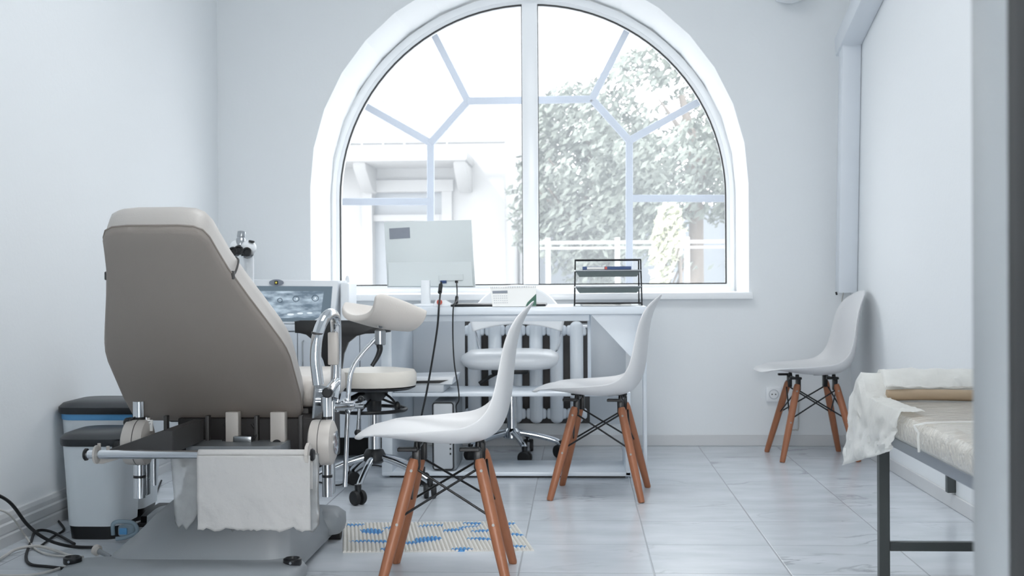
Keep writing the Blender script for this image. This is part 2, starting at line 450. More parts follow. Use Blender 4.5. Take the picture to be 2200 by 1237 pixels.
def arch_pts(r, zb, n=17):
    p = [(WX - r, zb)]
    p += [(WX - r*math.cos(PI*k/n), WZ + r*math.sin(PI*k/n)) for k in range(n+1)]
    p += [(WX + r, zb)]
    return p
def back_wall():
    mb = MB(); bm = mb.bm
    n = 17
    inner = arch_pts(WR, SILL - .03, n)
    # outer frame points matched one to one, pulled to the rectangle
    outer = []
    x0, x1, z1 = XL, XR, ZC
    for (x, z) in inner:
        dx, dz = x - WX, z - WZ
        if z <= WZ + 1e-6: outer.append((x0 if dx < 0 else x1, z)); continue
        cand = []
        if dx < -1e-6: cand.append((x0 - WX)/dx)
        if dx > 1e-6: cand.append((x1 - WX)/dx)
        if dz > 1e-6: cand.append((z1 - WZ)/dz)
        t = min(cand); outer.append((WX + dx*t, WZ + dz*t))
    for Y in (YB,):
        a = [bm.verts.new((x, Y, z)) for x, z in inner]; b = [bm.verts.new((x, Y, z)) for x, z in outer]
        for k in range(len(a)-1): bm.faces.new((a[k], b[k], b[k+1], a[k+1]))
        # corner triangles
        for cx in (x0, x1):
            side = [k for k in range(len(outer)) if abs(outer[k][0]-cx) < 1e-4]
            top = [k for k in range(len(outer)) if abs(outer[k][1]-z1) < 1e-4]
            if cx == x0:
                i = max(side); j = min(top)
            else:
                i = min(side); j = max(top)
            if i != j:
                c = bm.verts.new((cx, Y, z1)); bm.faces.new((b[i], c, b[j]))
        l = [bm.verts.new((x0, Y, 0)), bm.verts.new((x1, Y, 0)), bm.verts.new((inner[-1][0], Y, 0)), bm.verts.new((inner[0][0], Y, 0))]
        bm.faces.new((l[3], l[2], a[-1], a[0]))
        bm.faces.new((l[0], l[3], a[0], b[0])); bm.faces.new((l[2], l[1], b[-1], a[-1]))
    # outside body of the wall: side pieces behind the face so no light leaks
    return mb
struct('wall_back', back_wall(), M['wall'])
# the deep plastered reveal of the window
rv = MB()
ip = arch_pts(WR, SILL - .03, 17)
rv.grid(lambda i, j: (ip[i][0], YB + (.0 if j == 0 else .62), ip[i][1]), len(ip), 2)
o = struct('trim_1', rv, M['reveal']); o['label'] = 'white arched window reveal'
mb = MB()
mb.prism([(XL-.2, 7.17, 0), (XR+.2, 7.17, 0), (XR+.2, 7.17, SILL-.03), (XL-.2, 7.17, SILL-.03)], (0, .12, 0))
bp_ = arch_pts(WR + .0, SILL - .03, 24)
for k in range(len(bp_)-1):
    (xa, za), (xb, zb) = bp_[k], bp_[k+1]
    if abs(zb - za) < 1e-6 and za < WZ: continue
    def outp(x, z):
        if z <= WZ + 1e-6: return (XL-.2 if x < WX else XR+.2, z)
        dx, dz = x-WX, z-WZ; c = []
        if dx < -1e-6: c.append((XL-.2-WX)/dx)
        if dx > 1e-6: c.append((XR+.2-WX)/dx)
        if dz > 1e-6: c.append((ZC+.1-WZ)/dz)
        t = min(c); return (WX+dx*t, WZ+dz*t)
    A, B = outp(xa, za), outp(xb, zb)
    poly = [(xa, 7.17, za), (xb, 7.17, zb), (B[0], 7.17, B[1])]
    if (A[0] != B[0]) and (abs(A[1]-B[1]) > 1e-6):
        poly.append((A[0] if abs(abs(A[0]-WX)) > abs(B[0]-WX) else B[0], 7.17, max(A[1], B[1])))
    poly.append((A[0], 7.17, A[1]))
    mb.prism(poly, (0, .1, 0))
struct('wall_outside', mb, M['facadeg'])

# front wall with the doorway the camera looks through
DX0, DX1 = -.62, .357
mb = MB()
mb.box((XL-.2, 1.0, 0), (DX0, YF, ZC)); mb.box((DX1 + .03, 1.0, 0), (XR+.2, YF, ZC)); mb.box((DX0, 1.0, 2.1), (DX1+.03, YF, ZC))
struct('wall_front', mb, M['wall'])
d1 = thing('door_1', (DX1, 1.07, 0), 'grey painted door frame close on the right', 'door'); d1['kind'] = 'structure'
del d1['category']
MB().box((DX1, 1.045, 0), (DX1+.045, 1.158, 2.1), .004).build('door_jamb', M['jamb'], d1)
MB().box((DX1-.006, 1.02, 0), (DX1+.045, 1.045, 2.1), .003).build('door_seal', M['dark'], d1)
MB().box((DX1-.012, .965, 0), (DX1+.12, 1.02, 2.1), .004).build('door_casing', M['dark'], d1)
# corridor behind the camera
mb = MB(); mb.box((-1.6, -2.5, 0), (-1.5, 1.0, 2.7)); mb.box((1.3, -2.5, 0), (1.4, 1.0, 2.7)); mb.box((-1.6, -2.6, 0), (1.4, -2.5, 2.7))
struct('wall_corridor', mb, M['wall'])
struct('ceiling_corridor', MB().box((-1.6, -2.6, 2.7), (1.4, 1.0, 2.8)), M['ceil'])

# skirtings
mb = MB()
prof = [(0, 0), (.020, 0), (.020, .034), (.016, .040), (.019, .046), (.019, .072), (.014, .078), (.014, .094), (.010, .108), (0, .110)]
mb.prism([(XL + a, YF, z) for a, z in prof], (0, YB - YF, 0))
struct('baseboard_left', mb, M['skirt'])
struct('baseboard_right', MB().box((XR-.010, YF, 0), (XR, YB, .056), .003, 1), M['skirt'])
struct('baseboard_back', MB().box((XL+.02, YB-.010, 0), (XR-.01, YB, .058), .003, 1), M['skirt'])

# window
win = thing('window_1', (WX, 7.15, SILL), 'tall arched white window', 'window'); win['kind'] = 'structure'; del win['category']
def ring_mesh(mb, ro, ri, zbo, zbi, y0, y1, n=48):
    def path(r, zb): return [(WX - r, zb)] + [(WX - r*math.cos(PI*k/n), WZg + r*math.sin(PI*k/n)) for k in range(n+1)] + [(WX + r, zb)]
    O, I = path(ro, zbo), path(ri, zbi)
    m_ = len(O)
    def fn(i, j):
        x, z = (O, I, I, O)[j % 4][i % m_]
        return (x, (y0, y0, y1, y1)[j % 4], z)
    bm = mb.bm
    V = [[bm.verts.new(fn(i, j)) for i in range(m_)] for j in range(4)]
    for j in range(4):
        for i in range(m_):
            bm.faces.new((V[j][i], V[j][(i+1) % m_], V[(j+1) % 4][(i+1) % m_], V[(j+1) % 4][i]))
WZg = 1.337
mb = MB(); ring_mesh(mb, 1.16, 1.098, .795, .845, 7.10, 7.17); mb.build('window_frame', M['pvc'], win)
mb = MB(); ring_mesh(mb, 1.14, 1.118, .80, .825, 7.085, 7.11); mb.build('window_frame', M['pvc'], win)
mb = MB(); ring_mesh(mb, 1.100, 1.0935, .842, .8485, 7.097, 7.12); mb.build('gasket', M['rubber'], win)
xm = WX - .004
MB().box((xm-.044, 7.085, .845), (xm+.044, 7.165, 2.44), .004).build('mullion', M['pvc'], win)
for s in (-1, 1):
    MB().box((xm+s*.0455-.0028, 7.097, .845), (xm+s*.0455+.0028, 7.12, 2.43)).build('gasket', M['rubber'], win)
    mb = MB(); n = 24
    pts = [(xm + s*.045, 7.13, .846)] + [(WX + s*1.098*math.cos(PI/2*k/n), 7.13, WZg + 1.098*math.sin(PI/2*k/n)) for k in range(n+1)]
    pts.insert(1, (WX + s*1.098, 7.13, .846))
    pts[-1] = (xm + s*.045, 7.13, pts[-1][2])
    vs = [mb.bm.verts.new(p) for p in pts]; mb.bm.faces.new(vs)
    mb.build('glass_pane', M['glass'], win, smooth=False)
MB().box((WX-1.165, 6.50, SILL-.035), (WX+1.165, 7.12, SILL), .006).build('window_sill', M['pvc'], win)

# exterior bars behind the glass
GY = 7.34
gr = thing('window_grille', (WX, GY, .80), 'pale blue grey exterior bars forming a half hexagon behind the arched glass', 'window grille')
def gp(x, y): return at(x, y, GY)
hexL, hexL2, hexR, hexR2 = gp(1005, 217), gp(925, 307), gp(1272, 213), gp(1352, 302)
segs = [(gp(1005, 217), gp(1138, 215)), (gp(1138, 215), gp(1272, 213)), (hexL, gp(925, 60)), (hexL, hexL2), (hexL2, gp(765, 216)), (hexL2, gp(925, 640)),
        (hexR, gp(1352, 56)), (hexR, hexR2), (hexR2, gp(1520, 208)), (hexR2, gp(1352, 640)), (gp(700, 433), gp(925, 433)), (gp(1352, 426), gp(1590, 426))]
for ki, (a, b) in enumerate(segs):
    gy = GY + .0017*(ki % 6)
    d = (b - a); L_ = d.length; d.normalize()
    ang = math.atan2(d.z, d.x)
    rot = Matrix.Rotation(-ang, 3, 'Y')
    c = (a + b) / 2
    MB().box((c.x-L_/2-.004, gy-.012, c.z-.021), (c.x+L_/2+.004, gy+.012, c.z+.021), .003, 1, rot=rot).build('bar', M['grille'], gr)

# ================================================================ OUTSIDE
struct('ground', MB().box((-40, 7.4, -4.2), (40, 80, -4.0)), M['ground'])
BY = 16.0
hs = thing('house', (at(900, 600, BY).x, BY, -4), 'white rendered house with balcony beyond the left half of the window', 'house')
xa, xb = at(380, 300, BY).x, at(1084, 300, BY).x
mb = MB()
wx0, wx1 = at(792, 400, BY).x, at(958, 400, BY).x
wz0, wz1 = at(800, 640, BY).z, at(800, 405, BY).z
mb.box((xa, BY, -4), (wx0, BY+4, 5.6)); mb.box((wx1, BY, -4), (xb, BY+4, 5.6))
mb.box((wx0, BY, wz1), (wx1, BY+4, 5.6)); mb.box((wx0, BY, -4), (wx1, BY+4, wz0)); mb.box((wx0, BY+.25, wz0), (wx1, BY+4, wz1))
mb.build('wall', M['facade'], hs, smooth=False)
MB().box((xa, BY-.02, at(800, 400, BY).z+.55), (xb+.03, BY, at(800, 400, BY).z+.58)).build('string_course', M['facadeg'], hs)
wf = MB()
wf.box((wx0-.08, BY-.06, wz0), (wx0+.05, BY+.19, wz1-.051)); wf.box((wx1-.05, BY-.06, wz0), (wx1+.08, BY+.19, wz1-.051)); wf.box((wx0-.10, BY-.075, wz1-.05), (wx1+.10, BY+.18, wz1+.1))
xc = (wx0+wx1)/2
wf.box((xc-.05, BY+.05, wz0), (xc+.05, BY+.19, wz1-.43)); wf.box((wx0+.051, BY+.04, wz1-.42), (wx1-.051, BY+.185, wz1-.34))
wfo = wf.build('window_frame', M['facade'], hs)
MB().box((wx0+.03, BY+.2, wz0), (wx1-.03, BY+.22, wz1)).build('pane', M['extglass'], wfo)
bx0, bx1 = at(640, 330, BY-1).x, at(1004, 330, BY-1).x
bz0, bz1 = at(900, 346, BY-1).z, at(900, 322, BY-1).z
MB().box((bx0, BY-1.0, bz0), (bx1, BY, bz1), .04).build('balcony_slab', M['facade'], hs)
for px in (760, 975):
    q = at(px, 350, BY-.8)
    MB().prism([(q.x, BY, bz0-.32), (q.x, BY-.35, bz0-.30), (q.x, BY-.85, bz0-.08), (q.x, BY-.9, bz0), (q.x, BY, bz0)], (.16, 0, 0), .02).build('corbel', M['facade'], hs)
for k in range(9):
    x = bx0 + .25 + k*.26
    if x < bx1: MB().cyl((x, BY-.92, bz1), (x, BY-.92, bz1+.62), .012, seg=6).build('baluster', M['facadeg'], hs)
MB().box((bx0, BY-.94, bz1+.60), (bx1-.1, BY-.90, bz1+.64)).build('balcony_rail', M['facadeg'], hs)
hb = MB().box((at(1086, 300, 24).x, 24, -4), (at(1190, 300, 24).x, 28, 7.0)).build('tall_house', M['facade'])
tag(hb, 'plain white house front standing further back beside the window mullion', 'house')

def tree(name, c, rad, n, leafsize, m, label, trunk_r=.12, sparse=None, cat='tree'):
    t = thing(name, (c[0], c[1], -4.0), label, cat)
    mb = MB(); bm = mb.bm
    for k in range(n):
        while True:
            p = Vector((random.uniform(-1, 1), random.uniform(-1, 1), random.uniform(-1, 1)))
            l = p.length
            if l < 1 and l > .25: break
        q = Vector((p.x*rad[0], p.y*rad[1], p.z*rad[2])) + Vector(c)
        nz = noise.noise(q * 1.3)
        if nz < -.12 or (p.length > .72 and nz < .06): continue
        s_ = leafsize * random.uniform(.6, 1.4)
        a = Vector((random.gauss(0, 1), random.gauss(0, 1), random.gauss(0, 1))).normalized()
        b_ = a.orthogonal().normalized(); c_ = a.cross(b_)
        tip = b_ * s_; w = c_ * s_ * .38
        bm.faces.new([bm.verts.new(q - tip), bm.verts.new(q + w - tip*.1), bm.verts.new(q + tip), bm.verts.new(q - w - tip*.1)])
    mb.build('crown', m, t, smooth=False)
    mb = MB(); mb.tube([(c[0], c[1], -4.0), (c[0]+.1, c[1], c[2]-rad[2]*.5), (c[0]-.05, c[1], c[2]+rad[2]*.5)], trunk_r, 10, smooth=4, rr=trunk_r*.3)
    for k in range(9):
        z0 = c[2] + rad[2]*random.uniform(-.6, .2); a = random.uniform(0, 2*PI)
        mb.tube([(c[0], c[1], z0), (c[0]+math.cos(a)*rad[0]*.4, c[1]+math.sin(a)*rad[1]*.4, z0+rad[2]*.25), (c[0]+math.cos(a)*rad[0]*.75, c[1]+math.sin(a)*rad[1]*.75, z0+rad[2]*.45)], trunk_r*.35, 6, smooth=3, rr=.01)
    mb.build('trunk', M['bark'], t)
    return t
q = at(1475, 330, 13.5); tree('tree', (q.x, 13.5, q.z), (1.35, 1.2, 1.25), 16000, .055, M['leaf'], 'large leafy grey green tree filling the right half of the window')
q = at(1270, 430, 15.5); tree('tree', (q.x, 15.5, q.z), (1.05, 1.0, 1.55), 16000, .06, M['leaf'], 'smaller leafy tree beside the window mullion, behind the large tree')
q = at(1440, 580, 11.0); tree('sapling', (q.x, 11.0, q.z), (.17, .17, .62), 1800, .045, M['leafy'], 'narrow pale yellow green tree in front of the large tree', .03)
mb = MB()
q0, q1 = at(1150, 520, 12.3), at(1640, 520, 12.3)
mb.box((q0.x, 12.28, at(1300, 524, 12.3).z), (q1.x, 12.33, at(1300, 517, 12.3).z)); mb.box((q0.x, 12.28, at(1300, 535, 12.3).z), (q1.x, 12.33, at(1300, 530, 12.3).z))
for k in range(4):
    x = q0.x + .1 + k*.68; mb.box((x, 12.27, -4), (x+.05, 12.34, q0.z+.04))
tag(mb.build('railing', M['facade']), 'white horizontal rail crossing in front of the trees outside', 'railing')
mb = MB().box((at(1150, 500, 19).x, 19, -4), (at(1400, 500, 19).x+3, 21, at(1200, 445, 19).z))
M['gwall'] = mat('garden_wall_render', (104, 110, 116), .9, vary=.15, vscale=1.2)
tag(mb.build('garden_wall', M['gwall']), 'grey wall glimpsed low behind the trees outside', 'wall')

# ================================================================ SHELL CHAIRS
def make_shell_chair():
    root = thing('shell_chair', (0, 0, 0), '', 'chair', 'white shell chairs on wooden legs')
    st = [  # spine x,z   rim x,z   half width
        ((-.266, .416), (-.235, .424), .135), ((-.245, .430), (-.212, .440), .185), ((-.19, .430), (-.155, .446), .215),
        ((-.10, .414), (-.07, .450), .230), ((-.01, .403), (.01, .458), .235), ((.075, .402), (.065, .464), .236),
        ((.135, .418), (.108, .488), .234), ((.170, .458), (.138, .530), .229), ((.187, .530), (.153, .590), .221),
        ((.193, .612), (.165, .655), .211), ((.201, .680), (.178, .708), .198), ((.216, .738), (.197, .752), .175),
        ((.238, .783), (.222, .785), .130), ((.256, .808), (.247, .805), .060)]
    def fn(i, j):
        (sx, sz), (rx, rz), w = st[j]
        v = -1 + 2*i/12
        k = abs(v)**2.6
        return (sx + (rx-sx)*k, w*math.sin(v*PI/2*.94)/math.sin(PI/2*.94), sz + (rz-sz)*k)
    mb = MB(); mb.grid(fn, 13, len(st))
    mods(mb.build('seat_shell', M['shell'], root), .0065, 2, 1)
    tops = {}; foots = {}
    for sx in (-1, 1):
        for sy in (-1, 1):
            tp = Vector((sx*.088 + .004, sy*.095, .378)); ft = Vector((sx*.181 + .0, sy*.182, .0))
            tops[sx, sy], foots[sx, sy] = tp, ft
            ax = (ft - tp).normalized()
            a = tp + ax*.018
            prof = [(.0135, 0), (.0165, .015), (.0172, .10), (.0160, .26), (.0132, (ft-a).length - .006), (.0115, (ft-a).length)]
            lg = MB().lathe(a, prof, axis=ax, seg=16)
            # cut level with the floor
            for v in lg.bm.verts:
                if v.co.z < 0.0: v.co.z = 0.0
            lo = lg.build('leg', M['wood'], root)
            nrm = Vector((0, sy, 0)); nrm = (nrm - ax*nrm.dot(ax)).normalized()
            for h in (.035, .19):
                c = tp + ax*(.018 + h)
                MB().cyl(c + nrm*.012, c + nrm*.0195, .0042, .0042, 10).build('bolt', M['screw'], lo)
            MB().box(tp + Vector((-.011, -.013, -.045)), tp + Vector((.011, .013, .012)), .003).build('leg_bracket', M['blackmet'], root)
    def on(k, h):
        return tops[k] + (foots[k]-tops[k])*h
    pairs = [((-1, -1), (1, -1)), ((-1, 1), (1, 1)), ((-1, -1), (-1, 1)), ((1, -1), (1, 1))]
    for a, b in pairs:
        for u, w in ((a, b), (b, a)):
            sgn = 1 if (u, w) == (a, b) else -1
            off = Vector((0, 0, 0))
            d = foots[a] + foots[b]; d.z = 0; d = d.normalized() * .004 * sgn * -1
            MB().tube([on(u, .10) + d, on(w, .47) + d], .0036, 8).build('brace', M['blackmet'], root)
    mb = MB()
    for sx in (-1, 1):
        mb.tube([(sx*.088+.004, -.12, .388), (sx*.088+.004, .12, .388)], .005, 8)
        for sy in (-1, 1):
            mb.cyl((sx*.088+.004, sy*.075, .385), (sx*.088+.004 - .0, sy*.075, .408), .011, .008, 10)
            mb.box((sx*.088-.045, sy*.13-.012, .388), (sx*.088+.012, sy*.13+.012, .399), .002, 1)
    mb.build('seat_frame', M['blackmet'], root)
    return root
proto = make_shell_chair()
spots = [(-.383, 3.64, R(1), 'white plastic shell chair with wooden legs, nearest, straddling the striped mat'),
         (.083, 5.08, R(-7), 'white plastic shell chair with wooden legs in front of the right end of the desk'),
         (1.128, 6.15, R(3), 'white plastic shell chair with wooden legs by the right wall under the cable duct')]
for i, (x, y, a, lb) in enumerate(spots):
    o = proto if i == 0 else copy_tree(proto)
    o.location = (x, y, 0); o.rotation_euler = (0, 0, a); o['label'] = lb

# ================================================================ EXAMINATION CHAIR
EC = thing('examination_chair', (-1.12, 3.9, 0), 'large gynaecological examination chair with taupe backrest seen from behind', 'examination chair')
# backrest
B0 = Vector((-1.176, 4.0, .434)); U = Vector((.028, -.766, .642)).normalized(); Wd = Vector((1, 0, 0)); Nf = Vector((0, .642, .766))
half = [(-.030, .14), (-.027, .24), (-.017, .268), (.012, .280), (.10, .285), (.2, .284), (.30, .283), (.345, .278), (.39, .268), (.45, .250), (.6, .205), (.72, .172), (.80, .156),
        (.85, .147), (.878, .134), (.892, .112), (.897, .07)]
outline = [(w, v) for v, w in half] + [(-w, v) for v, w in reversed(half)]
def bp(u, v, t): return B0 + Wd*u + U*v + Nf*t
def loft_outline(mb, layers):
    n = len(outline); cv = .44
    bm = mb.bm; V = []
    for sc_, t in layers:   # sc_ inset in metres
        ring = []
        for u, v in outline:
            du = math.copysign(min(abs(u), sc_), u); dv = sc_ * max(-1, min(1, (v-cv)/.44))
            ring.append(bm.verts.new(bp(u-du, v-dv, t)))
        V.append(ring)
    for a, b in zip(V, V[1:]):
        for k in range(n): bm.faces.new((a[k], a[(k+1) % n], b[(k+1) % n], b[k]))
    bm.faces.new(V[0][::-1]); bm.faces.new(V[-1])
mb = MB(); loft_outline(mb, [(.05, -.004), (.012, -.003), (.003, .0), (.0, .006), (.0, .018)]); mb.build('backrest_shell', M['taupe'], EC, ang=60)
mb = MB(); loft_outline(mb, [(.001, .018), (-.002, .03), (-.003, .060), (.002, .082), (.012, .098), (.035, .108), (.08, .112)]); bc = mb.build('backrest_cushion', M['creams'], EC, ang=60)
mb = MB(); mb.tube([bp(u*1.003, v + (.001 if v > .4 else -.001), .018) for u, v in outline] + [bp(outline[0][0], outline[0][1], .018)], .0026, 6); mb.build('piping', M['taupe'], bc)
for sg in (1, -1):
    mb = MB(); mb.tube([bp(sg*.181, .69, .016), bp(sg*.185, .685, .03), bp(sg*.186, .68, .06), bp(sg*.183, .675, .085), bp(sg*.172, .67, .10)], .0032, 6, smooth=3)
    mb.box(bp(sg*.181, .69, .016)-Vector((.006, .006, .012)), bp(sg*.181, .69, .016)+Vector((.006, .006, .012)), .003)
    mb.build('headrest_seam', M['darkmet'], bc)
# seat
mb = MB().box((-1.42, 4.10, .45), (-.865, 4.62, .555), .035, 4); mb.build('seat_cushion', M['cream'], EC)
MB().box((-1.38, 4.12, .40), (-.90, 4.60, .45), .01).build('seat_pan', M['darkmet'], EC)
mb = MB(); mb.prism([(-.862, 4.02, .54), (-.862, 4.28, .50), (-.862, 4.28, .38), (-.862, 4.05, .34), (-.862, 3.98, .42)], (.008, 0, 0), .002, 1); mb.build('side_plate', M['steel'], EC)
MB().cyl((-.870, 4.06, .475), (-.845, 4.06, .475), .014, seg=14).cyl((-.870, 4.10, .505), (-.848, 4.10, .505), .009, seg=12).build('pivot_bolt', M['chrome'], EC)
# mechanism under the backrest
mb = MB().box((-1.30, 3.98, .27), (-.83, 4.30, .43), .006); mb.build('mechanism_box', M['darkbox'], EC)
for x0, x1 in ((484, 512), (580, 612)):
    p0, p1 = at(x0, 930, 3.93), at(x1, 930, 3.93)
    MB().box((p0.x, 3.93, .30), (p1.x, 3.97, .455), .004).build('support_post', M['beigeplas'], EC)
for x0 in (350, 440, 545, 640):
    p = at(x0, 930, 3.95); MB().box((p.x, 3.955, .30), (p.x+.012, 3.98, .44), .002).build('frame_strip', M['darkmet'], EC)
mb = MB()
for k in range(3):
    a = at(420 + 60*k, 910, 3.96)
    mb.tube([a, a + Vector((.02, 0, -.03)), a + Vector((.0, -.01, -.06)), a + Vector((.03, 0, -.09))], .004, 8, smooth=4)
mb.build('wiring', M['rubber'], EC)
a = at(520, 945, 3.92); MB().box(a-Vector((.03, 0, .012)), a+Vector((.03, .03, .012)), .004).build('metal_clip', M['steel'], EC)
a = at(594, 955, 3.925); MB().cyl(a, a+Vector((0, .01, 0)), .016, seg=18).build('pivot_cap', M['blackpl'], EC)
# hanger bar
bl, br = at(188, 976, 3.5), at(668, 974, 3.5)
BZ = bl.z
mb = MB(); mb.tube([(bl.x, 3.5, BZ), (bl.x+.075, 3.5, BZ), (bl.x+.10, 3.5, BZ), (br.x, 3.5, BZ)], .0125, 16); mb.build('roll_bar', M['chrome'], EC)
for p, s in ((bl, -1), (br, 1)):
    cap = MB().lathe((p.x, 3.5, BZ), [(.008, -.006*0), (.017, 0), (.018, .006), (.014, .010)], axis=(s, 0, 0), seg=20).build('bar_cap', M['blackpl'], EC)
mb = MB().lathe((bl.x+.022, 3.5, BZ), [(.013, 0), (.026, .001), (.027, .007), (.013, .009)], axis=(1, 0, 0), seg=24); mb.build('bar_flange', M['beigeplas'], EC)
mb = MB().lathe((br.x-.014, 3.5, BZ+.003), [(.013, 0), (.030, .001), (.031, .010), (.013, .012)], axis=(1, 0, 0), seg=8); mb.build('bar_flange', M['beigeplas'], EC)
# holder arms of the bar
mb = MB(); a = at(205, 995, 3.52)
mb.prism([at(202, 970, 3.53), at(203, 996, 3.53), at(222, 996, 3.53), at(262, 984, 3.53), at(262, 972, 3.53)], (0, .012, 0), .002, 1); mb.build('bar_bracket', M['beigeplas'], EC)
mb = MB(); mb.prism([at(215, 972, 3.60), at(350, 925, 3.60), at(372, 925, 3.60), at(372, 974, 3.60)], (0, .30, 0), .002, 1); mb.build('bracket_plate', M['darkmet'], EC)
for px, py in ((213, 952), (232, 958)):
    MB().cyl(at(px, py, 3.55), at(px, py+14, 3.55), .005, seg=10).build('peg', M['beigeplas'], EC)
# side housings
def housing(cx, cz, Y, s, r=.068, w=.075):
    mb = MB().lathe((cx - s*w/2, Y, cz), [(r*.75, 0), (r*.97, .006), (r, .016), (r, w-.02), (r*.96, w-.008), (r*.7, w)], axis=(s, 0, 0), seg=36)
    h = mb.build('side_housing', M['beigeplas'], EC)
    MB().lathe((cx + s*w/2, Y, cz), [(r*.5, -.002), (r*.52, .004), (r*.2, .008)], axis=(s, 0, 0), seg=24).build('housing_cap', M['chrome'], h)
    MB().lathe((cx - s*.004, Y, cz), [(r+.0008, -.001), (r+.0008, .001)], axis=(s, 0, 0), seg=36).build('housing_joint', M['darkmet'], h)
a = at(694, 950, 3.70); housing(a.x, a.z, 3.70, 1)
a = at(296, 950, 3.70); housing(a.x, a.z, 3.70, -1)
def legtube(px, y0, y1, Y, r, name='support_tube'):
    a, b = at(px, y0, Y), at(px, y1, Y)
    t = MB().cyl((a.x, Y, a.z), (a.x, Y, b.z), r).build(name, M['chrome'], EC)
    return t, a, b
t, a, b = legtube(702, 852, 1066, 3.715, .0155)
for yy in (897, 1022):
    c = at(702, yy, 3.715); MB().cyl((a.x, 3.715, c.z-.004), (a.x, 3.715, c.z+.004), .0160).build('ring_mark', M['blackpl'], t)
t, a, b = legtube(298, 862, 1069, 3.72, .0175)
for yy in (898, 1023):
    c = at(298, yy, 3.72); MB().cyl((a.x, 3.72, c.z-.004), (a.x, 3.72, c.z+.004), .0180).build('ring_mark', M['blackpl'], t)
c0, c1 = at(306, 1000, 3.75), at(322, 1064, 3.75)
MB().box((c0.x, 3.745, c1.z), (c1.x-.006, 3.775, .46), .003).build('slide_bar', M['steel'], EC)
c0, c1 = at(713, 860, 3.75), at(721, 1060, 3.75)
MB().box((c0.x-.004, 3.742, c1.z), (c1.x-.004, 3.77, c0.z), .003).build('slide_bar', M['steel'], EC)
legtube(330, 985, 1042, 3.85, .0075)
c = at(278, 907, 3.70); MB().lathe(c, [(.012, -.01), (.015, -.006), (.015, .01), (.010, .014)], axis=(-.3, -1, 0)).build('clamp_knob', M['blackpl'], EC)
c = at(704, 843, 3.69); MB().lathe(c, [(.012, -.012), (.0155, -.008), (.0155, .008), (.012, .012)], axis=(0, -1, 0)).build('clamp_knob', M['blackpl'], EC)
MB().tube([at(704, 843, 3.70), at(712, 832, 3.76), at(722, 820, 3.86)], .014, 14, smooth=4).build('elbow', M['chrome'], EC)
# armrest loop
arm = thing  # keep name short
mb = MB().tube([at(684, 826, 3.72), at(678, 770, 3.72), at(682, 722, 3.73), at(696, 686, 3.77), at(712, 674, 3.85), at(721, 692, 3.92), at(722, 760, 3.94), at(721, 820, 3.94), at(716, 856, 3.92)], .0172, 18, smooth=8)
al = mb.build('armrest_tube', M['chrome'], EC)
p0, p1 = at(717, 713, 3.93), at(717, 783, 3.93)
MB().box((p0.x-.015, 3.905, p1.z), (p0.x+.017, 3.935, p0.z), .004).build('grip_pad', M['beigeplas'], EC)
a = at(684, 826, 3.72)
p = at(681.5, 716, 3.731); MB().tube([p+Vector((0, 0, -.003)), p+Vector((0.001, 0, .003))], .0180, 18).build('tube_joint', M['darkmet'], al)
# calf-rest rod, clamp and cushion
rod = MB().tube([at(741, 1045, 3.95), at(744, 960, 3.95), at(748, 870, 3.95), at(750, 825, 3.95), at(757, 792, 3.95), at(776, 762, 3.95), at(812, 722, 3.95)], .0078, 14, smooth=6)
rod.build('rest_rod', M['chrome'], EC)
mb = MB()
a, b = at(722, 872, 3.94), at(762, 870, 3.94); mb.cyl(a, b, .016, .014)
mb.cyl(at(737, 858, 3.94), at(752, 884, 3.95), .012)
mb.box(at(716, 858, 3.95)-Vector((0, .02, 0)), at(730, 884, 3.95)+Vector((0, .01, 0)), .004); mb.cyl(at(755, 870, 3.94), at(781, 871, 3.93), .0065); mb.build('rod_clamp', M['chrome'], EC)
mb = MB().cyl(at(772, 872, 3.92), at(769, 925, 3.92), .0052, seg=12).cyl(at(764, 873, 3.92), at(781, 873, 3.92), .008); ha = mb.build('clamp_handle', M['steel'], EC)
MB().ball(at(769, 929, 3.92), .0115).build('handle_knob', M['blackpl'], ha); MB().ball(at(775, 857, 3.92), .0105).build('handle_knob', M['blackpl'], ha)
a, b = at(817, 708, 3.95), at(817, 741, 3.95); MB().lathe(b, [(.015, 0), (.0175, .003), (.0175, (a-b).length-.004), (.013, (a-b).length)], axis=(0, 0, 1)).build('ball_holder', M['steel'], EC)
mb = MB().ball(at(818, 697, 3.96), .012).cyl(at(818, 700, 3.96), at(819, 680, 3.98), .009); mb.build('ball_joint', M['chrome'], EC)
mb = MB().tube([at(815, 741, 3.94), at(816, 752, 3.94), at(810, 768, 3.93), at(799, 786, 3.92)], .0105, 12, smooth=4, rr=.0065); mb.build('lever', M['blackpl'], EC)
s0 = [at(742, 650, 4.16), at(731, 664, 4.11), at(742, 681, 4.03), at(768, 684, 3.96), at(795, 676, 3.90), at(803, 648, 3.86), at(806, 625, 3.85)]
s1 = [at(888, 668, 4.16), at(872, 688, 4.13), at(872, 704, 4.07), at(884, 707, 4.00), at(903, 696, 3.94), at(915, 682, 3.90), at(918, 668, 3.89)]
def calf(i, j):
    t = (0, .03, .12, .3, .5, .7, .88, .97, 1)[j]
    a, b = s0[i], s1[i]
    p = a.lerp(b, t)
    bow = math.sin(PI*t)
    p.z -= .010*bow*(1 - abs(i-3)/3.2)
    if i >= 5 and t < .13: p.z -= .016*(1 - t/.13)**1.5
    if i == 6: p.z += .006*bow
    return p
mb = MB(); mb.grid(calf, 7, 9); o = mb.build('calf_rest', M['cream'], EC)
mods(o, .022, 2, 0)
